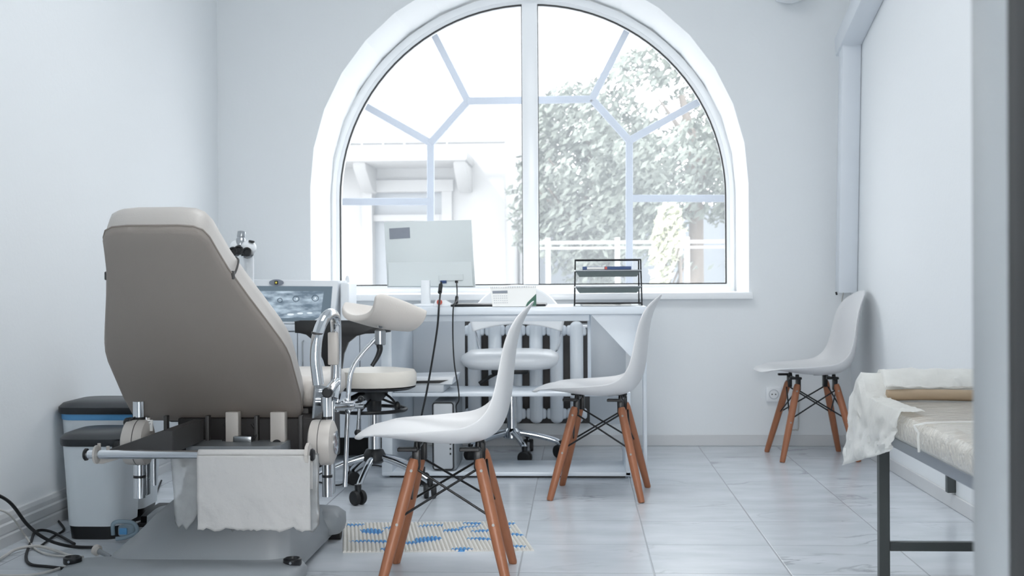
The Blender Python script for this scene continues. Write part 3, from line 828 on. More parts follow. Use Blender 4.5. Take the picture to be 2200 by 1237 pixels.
# base
def rrect(cx, cy, hx, hy, r, z, n=6):
    pts = []
    for q, (sx, sy) in enumerate(((1, 1), (-1, 1), (-1, -1), (1, -1))):
        for k in range(n+1):
            a = PI/2*q + PI/2*k/n
            pts.append((cx + sx*(hx-r) + r*math.cos(a), cy + sy*(hy-r) + r*math.sin(a), z))
    return pts
def loft(secs, name, m, parent, ang=50):
    mb = MB(); n = len(secs[0])
    mb.grid(lambda i, j: secs[j][i], n, len(secs), closed_u=True, cap=True)
    return mb.build(name, m, parent, ang=ang)
bcx = -1.125
loft([rrect(bcx+.02, 3.86, .275, .36, .06, .02), rrect(bcx+.02, 3.86, .275, .36, .06, .05), rrect(bcx+.02, 3.87, .262, .34, .07, .078), rrect(bcx+.03, 3.9, .232, .28, .08, .12),
      rrect(bcx+.035, 3.93, .205, .23, .08, .165), rrect(bcx+.045, 3.96, .165, .18, .07, .21), rrect(bcx+.045, 3.98, .15, .17, .05, .30), rrect(bcx+.045, 3.98, .15, .16, .03, .36)], 'base_cover', M['greyplas'], EC)
loft([rrect(bcx, 3.49, .335, .085, .03, .018), rrect(bcx, 3.49, .342, .09, .04, .03), rrect(bcx, 3.49, .342, .09, .04, .052), rrect(bcx, 3.495, .33, .08, .04, .068), rrect(bcx, 3.50, .29, .06, .04, .074)], 'foot_bar', M['greyplas'], EC)
loft([rrect(bcx, 4.17, .325, .08, .04, .03), rrect(bcx, 4.17, .33, .085, .045, .05), rrect(bcx, 4.17, .33, .085, .05, .085), rrect(bcx, 4.17, .31, .07, .05, .103), rrect(bcx, 4.17, .28, .05, .04, .108)], 'foot_bar', M['greyplas'], EC)
for px in (162, 632):
    c = at(px, 1213, 3.52); mb = MB().lathe((c.x, 3.50, .066), [(.024, 0), (.026, .004), (.026, .018), (.021, .021), (.018, .014)], seg=24)
    k_ = mb.build('levelling_knob', M['blackpl'], EC); MB().cyl((c.x, 3.474, .077), (c.x, 3.471, .077), .0035, seg=10).build('screw', M['steel'], k_)
for x in (-1.40, -.835):
    for y in (3.49, 4.17):
        MB().cyl((x-.012, y, .024), (x+.03, y, .024), .024).build('wheel', M['rubber'], EC)
# warning label on the left plate
a = at(318, 912, 3.70); lp = MB().box((a.x-.022, 3.70, a.z-.020), (a.x+.014, 3.706, a.z+.014), .001, 1).build('label_plate', M['paper'], EC)
tri = [(a.x-.016, a.z+.003), (a.x+.008, a.z+.003), (a.x-.004, a.z-.014)]
mb = MB(); mb.tube([(x, 3.6995, z) for x, z in tri] + [(tri[0][0], 3.6995, tri[0][1])], .0008, 6); mb.box((a.x-.014, 3.699, a.z+.008), (a.x+.006, 3.7, a.z+.0095)); mb.build('warning_triangle', M['darkmet'], lp)
MB().box((a.x-.004, 3.704, a.z-.06), (a.x+.004, 3.71, a.z+.02)).build('label_holder', M['beigeplas'], EC)

# sheets hanging from the bar
def sheet(name, x0, x1, z0, z1, Y, m, amp, lab, rag=0.0, foldtop=True, seed=0, skew=0, cat='sheet'):
    nu, nv = 41, 30
    def fn(i, j):
        u, v = i/(nu-1), j/(nv-1)
        x = x0 + (x1-x0)*u + skew*v*(1-u)
        z = z1 + (z0-z1)*v
        zz = z
        if rag: zz += v**4 * rag * (noise.noise(Vector((u*9+seed, 3, 1))) + .5*noise.noise(Vector((u*31+seed, 3, 1))))
        y = Y + amp * (noise.noise(Vector((u*4+seed, v*3, 0))) + .35*noise.noise(Vector((u*14+seed, v*8, 0)))) * (.25+.75*v)
        return (x, y, zz)
    mb = MB(); mb.grid(fn, nu, nv)
    if foldtop:
        mb.grid(lambda i, j: (x0 + (x1-x0)*i/(nu-1), 3.5 - .0145*math.cos(PI*j/8), BZ + .0145*math.sin(PI*j/8)), nu, 9)
        mb.grid(lambda i, j: (x0 + (x1-x0)*i/(nu-1), 3.5145, BZ - .10*j/4), nu, 5)
    o = mb.build(name, m); mods(o, .0012, 0)
    return tag(o, lab, cat)
tl, tr = at(420, 957, 3.47), at(664, 957, 3.47)
zb = at(540, 1140, 3.47).z
sheet('paper_sheet', tl.x, tr.x, zb, BZ, 3.482, M['towel'], .012, 'thick white tissue sheet hanging over the bar behind the examination chair', rag=.012, seed=3)
fl_, fr_ = at(384, 957, 3.46), at(664, 957, 3.46)
o = sheet('plastic_film', fl_.x-.045, fr_.x+.014, at(540, 1125, 3.52).z, BZ, 3.525, M['film'], .020, 'crumpled clear film hanging around the white tissue sheet on the bar', rag=.05, foldtop=False, seed=9, skew=.012, cat='film')
mb = MB(); a0, a1 = at(640, 1120, 3.44), at(590, 1190, 3.44)

# ================================================================ BINS
def bin_(name, cx, cy, hx, hy, h, label, scale_lid, band=None, ped=False):
    root = thing(name, (cx, cy, 0), label, 'bin')
    loft([rrect(cx, cy, hx*.80, hy*.82, .05, 0), rrect(cx, cy, hx*.84, hy*.86, .05, .045)], 'base', M['blackpl'], root)
    secs = [rrect(cx, cy, hx*.86, hy*.88, .05, .045), rrect(cx, cy, hx*.95, hy*.95, .06, h*.6), rrect(cx, cy, hx, hy, .06, h-.03)]
    loft(secs, 'bin_body', M['binw'], root)
    if band: loft([rrect(cx, cy, hx*.997, hy*.997, .06, h-.056), rrect(cx, cy, hx*1.01, hy*1.01, .06, h-.050), rrect(cx, cy, hx*1.01, hy*1.01, .06, h-.03)], 'bag_rim', M['blueb'], root)
    loft([rrect(cx, cy, hx*1.04, hy*1.04, .06, h-.034), rrect(cx, cy, hx*1.06, hy*1.06, .06, h-.026), rrect(cx, cy, hx*1.06, hy*1.06, .06, h-.010), rrect(cx, cy+.01, hx*1.0, hy*.98, .06, h+.004), rrect(cx, cy+.02, hx*.8, hy*.7, .06, h+.012)], 'lid', M['binlid'], root)
    MB().box((cx+hx*.7, cy-hy*1.0, h-.06), (cx+hx*.95, cy-hy*.9, h-.015), .006).build('lid_hinge', M['blackpl'], root)
    return root
a = at(190, 1120, 4.72); bb = bin_('waste_bin', -1.731, 4.555, .162, .125, .428, 'taller white waste bin with a blue bag rim and black lid, against the left wall', 1, band=True)
c = at(212, 1160, 4.28); bf = bin_('pedal_bin', c.x+.030, 4.25, .110, .125, .352, 'smaller white pedal bin with black lid in front of the taller bin', 1)
# foot pedal
a = at(334, 1082, 4.40); FP = thing('foot_pedal', (a.x+.05, 4.45, 0), 'black foot pedal on the floor behind the small bin', 'foot pedal')
mb = MB().prism([(a.x-.05, 4.38, .0), (a.x-.05, 4.38, .035), (a.x-.04, 4.42, .05), (a.x-.04, 4.54, .055), (a.x-.04, 4.54, 0)], (.085, 0, 0), .006); mb.build('pedal_body', M['blackpl'], FP)
MB().box((a.x-.06, 4.36, 0), (a.x+.06, 4.58, .012), .004).build('base_plate', M['rubber'], FP)

# ================================================================ CABLES on the floor
def cable(pts, r, m, label, smooth=8, name='cable', cat='cable'):
    o = MB().tube(pts, r, 8, smooth=smooth).build(name, m); return tag(o, label, cat)
def fl(px, py, z=.006):
    """a point on the floor (height z) below pixel px, py"""
    d = RM @ Vector(((px-1100)/F, -(py-618.5)/F, -1.0)); t = (z - CAMZ)/d.z
    return Vector((0, 0, CAMZ)) + d*t
cable([(XL+.03, 3.25, .12), at(0, 1069, 3.75)*1 + Vector((.0, 0, 0)), fl(70, 1150, .03), fl(110, 1165), fl(150, 1175), fl(200, 1180)], .006, M['rubber'], 'thick black cable coming in from the left edge along the floor') if False else None
cable([at(-30, 1052, 3.62), at(20, 1078, 3.72), at(60, 1128, 3.80), at(100, 1158, 3.84), fl(150, 1173, .01), fl(215, 1176, .01)], .0055, M['rubber'], 'black cable rising toward the left edge of the picture')
cable([fl(160, 1168), fl(110, 1142, .012), fl(78, 1141, .012), fl(66, 1165), fl(56, 1195), fl(66, 1212), fl(105, 1217), fl(150, 1222)], .005, M['rubber'], 'black cable bent in a hairpin loop beside the left foot of the examination chair')
cable([fl(88, 1172), fl(115, 1152), fl(137, 1138), fl(130, 1124), fl(118, 1112)], .004, M['rubber'], 'short black cable running under the small bin')
cable([fl(-40, 1212, .01), fl(0, 1200, .01), fl(35, 1180, .012), fl(80, 1173, .012), fl(120, 1183, .01), fl(150, 1193, .01), fl(178, 1197, .01)], .005, M['whitecable'], 'white hose curving from the left edge to the chair foot')
cable([at(-20, 1090, 3.9), at(20, 1105, 3.95), fl(55, 1152, .02), fl(75, 1178), fl(110, 1192), fl(170, 1196)], .0035, M['whitecable'], 'thin pale cable against the left skirting')
cable([fl(-40, 1232), fl(20, 1236), fl(80, 1233), fl(140, 1217)], .004, M['whitecable'], 'thin pale cable lying nearest at the bottom left')
cable([fl(330, 1040, .008)+Vector((0, .1, 0)), fl(330, 1066), fl(300, 1072), fl(285, 1078)], .004, M['rubber'], 'black cable running from the foot pedal behind the bar')
# clear dish and hose nozzle
dd = thing('plastic_jar', (fl(262, 1160).x, fl(262, 1160).y, 0), 'bluish clear plastic jar lying behind the examination chair base', 'jar')
q = fl(262, 1162)
mb = MB().tube([q+Vector((-.03, 0, .02)), q+Vector((-.03, 0, .055)), q+Vector((-.01, 0, .065)), q+Vector((.04, 0, .06)), q+Vector((.05, 0, .03)), q+Vector((.01, 0, .012)), q+Vector((-.02, 0, .008))], .007, 10, smooth=5); mb.build('handle', M['clearblue'], dd)
MB().box(q+Vector((-.02, .01, .012)), q+Vector((.04, .05, .05)), .01, 3).build('jar_body', M['clearblue'], dd)
MB().box(q+Vector((-.012, .004, .02)), q+Vector((.015, .012, .042)), .003).build('blue_insert', M['blueb'], dd)
qa, qb = fl(205, 1180, .03), fl(238, 1196, .014)
nz_ = thing('hose_nozzle', (qa.x, qa.y, 0), 'grey hose nozzle lying between small bin and chair base', 'nozzle')
MB().cyl(qa, qb, .010, .006).build('stem', M['greyplas'], nz_)
MB().lathe(qa, [(.010, -.006), (.017, 0), (.017, .012), (.011, .018)], axis=(qb-qa)).build('collar', M['beigeplas'], nz_)

# ================================================================ STRIPED MAT
rc = Vector((-.497, 4.215, 0)); RW, RD, nr = .615, .47, 46
mb = MB()
for k in range(nr):
    x = -RW/2 + (k+.5)*RW/nr; r = RW/nr/2*.98
    prof = [(x - r, 0), (x - r*.8, .0042), (x - r*.3, .0068), (x + r*.3, .0068), (x + r*.8, .0042), (x + r, 0)]
    mb.prism([(a, -RD/2, z) for a, z in prof], (0, RD, 0))
rug = mb.build('striped_mat', M['rug'], world=True)
# slight shear of the mat is its skewed weave
for v in rug.data.vertices: v.co.x -= .055 * (v.co.y / RD)
rug.location = rc; rug.rotation_euler = (0, 0, R(4))
tag(rug, 'ribbed white floor mat with blue figures under the nearest chair', 'mat')

# ================================================================ CASTERS and STOOL
def caster(mb_wheel, mb_fork, p, ang, r=.028):
    c = Vector((p[0], p[1], r)); a = Vector((-math.sin(ang), math.cos(ang), 0))
    for s in (-1, 1):
        mb_wheel.lathe(c + a*s*.006, [(r*.5, 0), (r*.95, .001), (r, .005), (r, .013), (r*.9, .018), (r*.5, .0185)], axis=a*s, seg=22)
    mb_fork.cyl(c+Vector((0, 0, r*.5)), c + Vector((0, 0, r+.022)), .012, .014, 14)
def star_base(root, cx, cy, rad, zh, zt, angs, m_arm, arm_r=.012, cr=.028, bend=False):
    for k, an in enumerate(angs):
        dx, dy = math.cos(an), math.sin(an)
        e = Vector((cx+dx*rad, cy+dy*rad, zt))
        arm_ = MB().tube([(cx+dx*.02, cy+dy*.02, zh), (cx+dx*rad*.5, cy+dy*rad*.5, zh*.62+zt*.42), (e.x-dx*.02, e.y-dy*.02, zt+.008), e - Vector((0, 0, .012))], arm_r, 12, smooth=5, rr=arm_r*.85).build('base_arm', m_arm, root)
        w, f = MB(), MB(); caster(w, f, (e.x, e.y), an + .9 + k*1.3, cr)
        ob = w.build('caster', M['rubber'], root); f.build('caster_fork', M['blackpl'], ob)
SX, SY = -.838, 5.07
ST = thing('doctor_stool', (SX, SY, 0), 'cream round stool with black T shaped back support and chrome castor base', 'stool')
MB().lathe((SX, SY, .440), [(.150, 0), (.170, .004), (.174, .02), (.174, .052), (.166, .066), (.12, .072)], seg=48).build('seat', M['creamst'], ST)
MB().lathe((SX, SY, .424), [(.10, 0), (.150, .004), (.168, .012), (.171, .016), (.15, .017)], seg=40).build('seat_pan', M['blackpl'], ST)
MB().lathe((SX, SY, .33), [(.022, 0), (.03, .012), (.03, .05), (.055, .075), (.06, .094)], seg=24).build('lift_collar', M['blackpl'], ST)
MB().cyl((SX, SY, .14), (SX, SY, .335), .026, seg=24).build('column', M['chrome'], ST)
mb = MB(); n = 40
mb.tube([(SX-.02+.150*math.cos(2*PI*k/n), SY+.150*math.sin(2*PI*k/n), .345) for k in range(n+1)], .0075, 10, cap=False)
for a in (.4, 2.5, 4.6): mb.tube([(SX-.02+.150*math.cos(a), SY+.150*math.sin(a), .345), (SX, SY, .40)], .005, 8)
mb.build('foot_ring', M['blackmet'], ST)
MB().lathe((SX, SY, .125), [(.03, 0), (.046, .012), (.046, .035), (.036, .055), (.028, .06)], seg=24).build('hub', M['blackpl'], ST)
star_base(ST, SX, SY, .26, .155, .068, [R(265 + 72*k) for k in range(5)], M['chrome'], .0135, .029)
Tp = [(632, 690), (645, 688), (812, 688), (826, 692), (840, 702), (838, 713), (815, 716), (785, 717), (765, 722), (748, 736), (738, 760), (733, 800), (730, 850), (722, 880), (700, 880), (703, 840), (701, 800), (694, 775), (682, 750), (668, 728), (657, 719), (645, 716), (633, 715)]
mb = MB().prism([at(x, y, 4.86) for x, y in Tp], (0, .028, 0), .005, 2); mb.build('back_support', M['blackpl'], ST)
p = at(714, 868, 4.87); MB().tube([(p.x, 4.875, p.z), (p.x+.03, 4.93, p.z), (SX-.03, SY-.03, .42)], .011, 10, smooth=4).build('support_arm', M['blackmet'], ST)
p = at(855, 870, 5.05); MB().tube([(SX+.05, SY-.02, .41), (p.x-.02, 5.03, .39), (p.x, 5.03, .36)], .005, 8, smooth=3).ball((p.x, 5.03, .362), .013, (1, 1, 1.5)).build('height_lever', M['blackpl'], ST)

# ================================================================ DESK
DF, DBK, DL, DR = 5.47, 6.30, -.872, .29
DK = thing('desk', (-.30, 5.85, 0), 'white desk with lower shelf standing under the arched window', 'desk')
MB().box((DL, 5.34, .722), (DR, 5.96, .755), .004).build('desktop', M['lam'], DK)
MB().box((-.80, 5.39, .692), (.045, 5.9, .722), .003).build('keyboard_tray', M['lam'], DK)
MB().box((DL, DF, .012), (DL+.048, 6.22, .722), .003).build('side_panel', M['lam'], DK)
MB().box((.272, 5.34, 0), (.288, 5.40, .722), .003).build('side_panel', M['lam'], DK)
MB().box((.200, DF, .012), (.224, 5.83, .376), .003).build('side_panel', M['lam'], DK)
MB().box((DL+.048, DF+.002, .359), (.224, 5.84, .375), .003).build('shelf', M['lam'], DK)
MB().box((DL+.002, DF, .010), (.226, 5.83, .028), .003).build('base_plate', M['lam'], DK)
MB().box((DL+.03, DF+.03, 0), (.20, 5.78, .010)).build('plinth', M['rubber'], DK)
MB().box((.040, 5.80, .375), (.056, 5.84, .722), .002).build('upright', M['lam'], DK)
g0, g1, g2, g3 = at(1268, 684, 5.40), at(1380, 684, 5.40), at(1380, 795, 5.40), at(1268, 684, 5.4)
mb = MB().prism([(g0.x, 5.40, .722), (.276, 5.40, .722), (.276, 5.40, g2.z)], (0, .016, 0), .001, 1); mb.build('gusset', M['lam'], DK)
MB().box((DL+.05, 6.16, .16), (-.565, 6.178, .722), .002).build('grey_panel', M['lamg'], DK)  # plain grey boards behind the desk frame, left and right
MB().box((.052, 6.16, .16), (.23, 6.178, .722), .002).build('grey_panel', M['lamg'], DK)

# monitor on the desk, seen from the back
MO = thing('computer_monitor', (at(920, 650, 5.62).x, 5.62, .755), 'pale grey computer monitor seen from behind with a grey sticker', 'monitor')
tlp, trp, brp, blp = at(825, 477, 5.60), at(1012, 472, 5.66), at(1021, 617, 5.66), at(832, 617, 5.60)
mb = MB().prism([tlp, trp, brp, blp], (0, .022, 0), .003); mb.build('display_panel', M['monitor'], MO)
l1, l2 = tlp.lerp(blp, .62), trp.lerp(brp, .62)
mb = MB(); o1, o2 = l1.lerp(l2, .02), l1.lerp(l2, .98); o3, o4 = blp.lerp(brp, .98), blp.lerp(brp, .02)
mb.prism([o1 + Vector((0, -.001, 0)), o2 + Vector((0, -.001, 0)), o3 + Vector((0, -.018, .004)), o4 + Vector((0, -.018, .004))], (0, .016, 0), .002, 1); mb.build('rear_housing', M['monitor'], MO)
s = at(836, 490, 5.602); e = at(880, 512, 5.602)
dx_ = trp - tlp; dz_ = blp - tlp
def on_mon(u, v, d=.0015): 
    return tlp + dx_*u + dz_*v + Vector((0, -d, 0))
MB().prism([on_mon(.055, .10), on_mon(.29, .09), on_mon(.29, .255), on_mon(.055, .265)], (0, .0015, 0)).build('sticker', M['greysticker'], MO)
MB().prism([on_mon(.60, .84, .019), on_mon(.88, .83, .019), on_mon(.88, .93, .019), on_mon(.60, .93, .019)], (0, .003, 0), .001, 1).build('port_recess', M['monitor'], MO)
p = at(915, 602, 5.575); MB().box((p.x-.020, 5.55, .765), (p.x+.020, 5.585, p.z), .004).build('stand_neck', M['white'], MO)
MB().lathe((p.x, 5.57, .755), [(.055, 0), (.058, .003), (.055, .010), (.03, .012)], seg=32).build('stand_foot', M['white'], MO)
q = at(955, 605, 5.56); MB().box((q.x-.018, 5.545, q.z-.008), (q.x+.008, 5.58, q.z+.006), .002).build('blue_plug', M['bluebook'], MO)
q2 = at(981, 605, 5.56); MB().box((q2.x-.007, 5.55, q2.z-.006), (q2.x+.005, 5.58, q2.z+.006), .002).build('power_plug', M['rubber'], MO)
YC = 5.275
cb = thing('monitor_cable', (at(930, 800, YC).x, YC, .3), 'thicker black cable hanging from the monitor over the desk front, left of two', 'cable')
MB().tube([at(948, 606, 5.54), at(947, 620, 5.50), at(945, 640, 5.40), at(943, 658, YC), at(940, 700, YC), at(931, 760, YC), at(917, 840, YC), at(905, 896, YC+.02), at(899, 940, 5.38), at(905, 985, 5.45)], .0042, 8, smooth=8).build('cord', M['rubber'], cb)
MB().cyl(at(947, 612, 5.52), at(945, 628, 5.46), .009).build('ferrite_bead', M['rubber'], cb)
cb = thing('power_cable', (at(975, 800, YC).x, YC, .3), 'thinner black cable hanging from the monitor over the desk front, right of two', 'cable')
MB().tube([at(981, 607, 5.54), at(982, 625, 5.48), at(981, 645, 5.36), at(974, 660, YC), at(973, 720, YC), at(976, 780, YC), at(984, 830, YC), at(986, 858, YC), at(980, 872, YC+.02), at(982, 892, YC+.1), at(984, 915, 5.42)], .003, 8, smooth=8).build('cord', M['rubber'], cb)
MB().cyl(at(981.5, 638, 5.40), at(980.5, 650, 5.36), .0075).build('ferrite_bead', M['rubber'], cb)

# red and white dish
q = at(951, 652, 5.44); rd = thing('desk_holder', (q.x, 5.50, .755), 'small white holder with a round red centre on the desk beside the monitor stand', 'holder')
MB().prism([(q.x-.04, 5.43, .757), (q.x+.055, 5.43, .757), (q.x+.03, 5.43, .775), (q.x+.012, 5.43, .785), (q.x-.03, 5.43, .785)], (0, .03, 0), .004).build('body', M['white'], rd)
MB().lathe((q.x-.012, 5.427, .776), [(.006, 0), (.012, .001), (.012, .005)], axis=(0, -1, 0)).build('reel', M['red'], rd)
# black desk pad
q0, q1 = at(968, 655, 5.42), at(1172, 655, 5.42)
kb = MB().box((q0.x, 5.42, .7555), (q1.x, 5.72, .766), .003).build('desk_pad', M['blackpl'])
tag(kb, 'flat black writing pad on the desk behind the calendar', 'desk pad')
# calendar
CA = thing('desk_calendar', (at(1102, 655, 5.40).x, 5.40, .755), 'tent shaped white desk calendar with spiral top and green corner', 'calendar')
c0, c1, c2, c3 = at(1053, 618, 5.385), at(1152, 616, 5.385), at(1152, 660, 5.355), at(1058, 660, 5.355)
c2.z = c3.z = .757
mb = MB().prism([c0, c1, c2, c3], (0, .002, 0)); mb.build('front_sheet', M['paper'], CA)
mb = MB().prism([c0+Vector((0, .002, 0)), c1+Vector((0, .002, 0)), c2+Vector((0, .07, 0)), c3+Vector((0, .07, 0))], (0, .002, 0)); mb.build('back_sheet', M['paper'], CA)
def cal(u, v, d=.0012): return c0.lerp(c1, u).lerp(c3.lerp(c2, u), v) + Vector((0, -d, 0))
MB().prism([cal(.04, .17), cal(.37, .16), cal(.37, .30), cal(.04, .31)], (0, .001, 0)).build('heading_band', M['greysticker'], CA)
MB().prism([cal(.80, .80), cal(1.0, .35), cal(1.0, .98), cal(.76, .98)], (0, .001, 0)).build('green_corner', M['green'], CA)
mb = MB()
for r_ in range(4):
    for k in range(7):
        mb.prism([cal(.05+k*.047, .42+r_*.12), cal(.075+k*.047, .42+r_*.12), cal(.075+k*.047, .46+r_*.12), cal(.05+k*.047, .46+r_*.12)], (0, .0008, 0))
o = mb.build('date_grid', M['lamg'], CA)
mb = MB()
for k in range(26):
    p = c0.lerp(c1, .02 + .96*k/25); mb.tube([p+Vector((0, -.002, -.003)), p+Vector((0, .001, .0035)), p+Vector((0, .005, -.003))], .0008, 5)
mb.build('spiral_binding', M['darkmet'], CA)

# letter tray
TY = 5.46
TR = thing('letter_tray', (at(1305, 655, TY).x, TY, .755), 'black wire letter tray with three tiers on the right of the desk', 'letter tray')
xl, xr = at(1234, 600, TY).x, at(1378, 600, TY).x
zt = at(1305, 558, TY).z
for s, x in ((-1, xl), (1, xr)):
    mb = MB(); mb.tube([(x, TY-.04, .757), (x+(.004*-s), TY-.02, zt), (x+(.004*-s), TY+.16, zt), (x, TY+.24, .757)], .0032, 8); mb.tube([(x, TY-.04, .760), (x, TY+.24, .760)], .0032, 8)
    mb.build('side_wire', M['blackmet'], TR)
mb = MB().tube([(xl+.003, TY-.02, zt), (xr-.003, TY-.02, zt)], .0032, 8).tube([(xl+.003, TY+.16, zt), (xr-.003, TY+.16, zt)], .0032, 8); mb.build('top_wire', M['blackmet'], TR)
def tier(zc):
    w = (xr-xl)
    mb = MB()
    # open tray: floor and four sloping mesh walls
    x0, x1, y0, y1 = xl+.004, xr-.004, TY-.05, TY+.22
    x0b, x1b, y0b, y1b = xl+.022, xr-.022, TY-.035, TY+.20
    zb_, ztp = zc-.022, zc+.004
    A = [(x0, y0, ztp), (x1, y0, ztp), (x1, y1, ztp), (x0, y1, ztp)]; B = [(x0b, y0b, zb_), (x1b, y0b, zb_), (x1b, y1b, zb_), (x0b, y1b, zb_)]
    va = [mb.bm.verts.new(p) for p in A]; vb = [mb.bm.verts.new(p) for p in B]
    for k in range(4): mb.bm.faces.new((va[k], va[(k+1) % 4], vb[(k+1) % 4], vb[k]))
    mb.bm.faces.new(vb)
    o = mb.build('wire_tray', M['mesh'], TR, smooth=False); mods(o, .0015)
    rim = MB(); rim.tube([Vector(p) for p in A] + [Vector(A[0])], .003, 8); rim.build('tray_rim', M['steel'], o)
z1_, z2_, z3_ = at(1305, 583, TY-.05).z, at(1305, 618, TY-.05).z, .775
for z in (z1_, z2_): tier(z)
MB().tube([(xl, TY-.045, .768), (xr, TY-.045, .768)], .0035, 8).build('bottom_wire', M['blackmet'], TR)
bk = MB().box((xl+.045, TY-.02, z1_+.006), (xr-.06, TY+.18, z1_+.020), .001, 1); 
bk = thing('magazine', ((xl+xr)/2, TY+.05, z1_-.02), 'blue and white magazines lying in the top tier of the letter tray', 'magazine')
MB().box((xl+.04, TY-.034, z1_-.020), (xr-.035, TY+.16, z1_+.008), .001, 1).build('pages', M['paper'], bk)
MB().box((xl+.036, TY-.038, z1_+.008), (xr-.045, TY+.165, z1_+.022), .001, 1).build('cover', M['bluebook'], bk)
MB().box((xl+.055, TY-.0388, z1_+.0095), (xl+.13, TY-.0375, z1_+.0205)).build('spine_print', M['paper'], bk)
MB().box((xl+.132, TY-.0388, z1_+.0095), (xl+.142, TY-.0375, z1_+.0205)).build('red_print', M['red'], bk)
o = MB().box((xl+.04, TY-.03, z2_-.020), (xr-.04, TY+.17, z2_-.006), .001, 1).build('paper_stack', M['paper']); tag(o, 'stack of papers in the middle tier of the letter tray', 'papers')
o = MB().box((xl+.03, TY-.03, .756), (xr-.05, TY+.17, .763), .001, 1, rot=Matrix.Rotation(R(3), 3, 'Z')).build('brochure', M['paper']); tag(o, 'pale brochures at the bottom of the letter tray on the desk', 'brochure')
o = MB().box((xl+.06, TY-.02, .7645), (xr-.08, TY+.10, .7675), .001, 1, rot=Matrix.Rotation(R(-12), 3, 'Z')).build('booklet', M['darkmet']); tag(o, 'dark booklet on top of the pale brochures in the letter tray', 'booklet')

# computer tower on the base plate
PC = thing('computer_tower', (at(956, 1015, 5.5).x, 5.6, .028), 'grey computer tower with a black rounded outline standing on the desk base plate', 'computer')
x0, x1 = at(929, 900, 5.49).x, at(974, 900, 5.49).x; zt_ = at(950, 862, 5.49).z
MB().box((x0, 5.495, .030), (x1+.012, 5.80, zt_), .012, 3).build('case', M['greyplas'], PC)
MB().box((x0+.004, 5.486, .036), (x1-.002, 5.497, zt_-.006), .010, 3).build('front_panel', M['lamg'], PC)
mb = MB(); rr_ = []
for (sx, sz, a0_) in ((x1-.012, zt_-.018, 0), (x0+.014, zt_-.018, 90), (x0+.014, .048, 180), (x1-.012, .048, 270)):
    for k in range(6): a_ = R(a0_ + 18*k); rr_.append((sx + .012*math.cos(a_), 5.486, sz + .012*math.sin(a_)))
mb.tube(rr_ + [rr_[0]], .0028, 8); mb.build('trim_line', M['blackpl'], PC)
for k in range(3):
    q = at(968, 953+11*k, 5.484); MB().box((q.x-.004, 5.483, q.z-.004), (q.x+.003, 5.487, q.z+.005), .001, 1).build('port', M['blackpl'], PC)
# printer on the shelf
PR = thing('printer', (at(930, 840, 5.55).x, 5.6, .375), 'flat white printer with dark paper slot on the desk shelf', 'printer')
x0, x1 = at(880, 830, 5.5).x, at(954, 830, 5.5).x
MB().box((x0-.07, 5.49, .3755), (x1, 5.80, .410), .006).build('body', M['lamg'], PR)
MB().prism([(x0-.07, 5.50, .410), (x1+.035, 5.50, .410), (x1+.045, 5.50, .444), (x0-.07, 5.50, .440)], (0, .30, 0), .004).build('lid', M['white'], PR)
MB().prism([(x0-.06, 5.496, .414), (x1-.02, 5.496, .416), (x1+.02, 5.496, .430), (x0-.06, 5.496, .424)], (0, .004, 0)).build('paper_slot', M['blackpl'], PR)

# radiator under the window
RY = 6.43
RA = thing('radiator', (-.27, RY, .13), 'white cast iron column radiator under the window behind the desk', 'radiator')
cent = [1020, 1064, 1108, 1152, 1196, 1239]
for i, px in enumerate(cent):
    x = at(px, 800, RY).x; zt_, zb_ = at(px, 690, RY).z, at(px, 908, RY).z
    mb = MB()
    mb.box((x-.034, RY-.05, zb_+.0), (x+.034, RY+.055, zt_), .030, 4)
    mb.box((x-.052, RY-.02, zt_-.075), (x+.052, RY+.02, zt_-.02), .014, 3); mb.box((x-.052, RY-.02, zb_+.02), (x+.052, RY+.02, zb_+.075), .014, 3)
    mb.build('radiator_section', M['radiator'], RA)
x = at(1262, 700, RY).x; MB().cyl((x-.03, RY, at(1260, 702, RY).z), (x+.04, RY, at(1260, 702, RY).z), .018).build('valve', M['steel'], RA)
x = at(998, 700, RY).x; MB().cyl((x-.01, RY, at(1000, 708, RY).z), (x+.03, RY, at(1000, 708, RY).z), .014).build('end_plug', M['radiator'], RA)
tag(MB().box((-.60, 6.525, .12), (.06, 6.548, .68), .003).build('dark_backing', M['darkmet']), 'dark backing screen on the wall behind the radiator, seen between its sections', 'screen')  # dark sheet that makes the gaps between the sections dark

# white swivel chair behind the desk
OX, OY = at(1100, 925, 6.13).x, 6.12
OC = thing('swivel_chair', (OX, OY, 0), 'white swivel chair tucked behind the desk in front of the radiator', 'swivel chair')
z_s = at(1097, 770, OY).z
sx0 = at(1097, 770, OY-.02).x
loft([rrect(sx0, OY-.02, .195, .18, .10, z_s-.042), rrect(sx0, OY-.02, .228, .205, .12, z_s-.022), rrect(sx0, OY-.02, .237, .215, .12, z_s), rrect(sx0, OY-.02, .230, .208, .12, z_s+.022), rrect(sx0, OY-.02, .20, .18, .12, z_s+.040), rrect(sx0, OY-.02, .14, .12, .10, z_s+.046)], 'seat', M['whiteleather'], OC, ang=70)
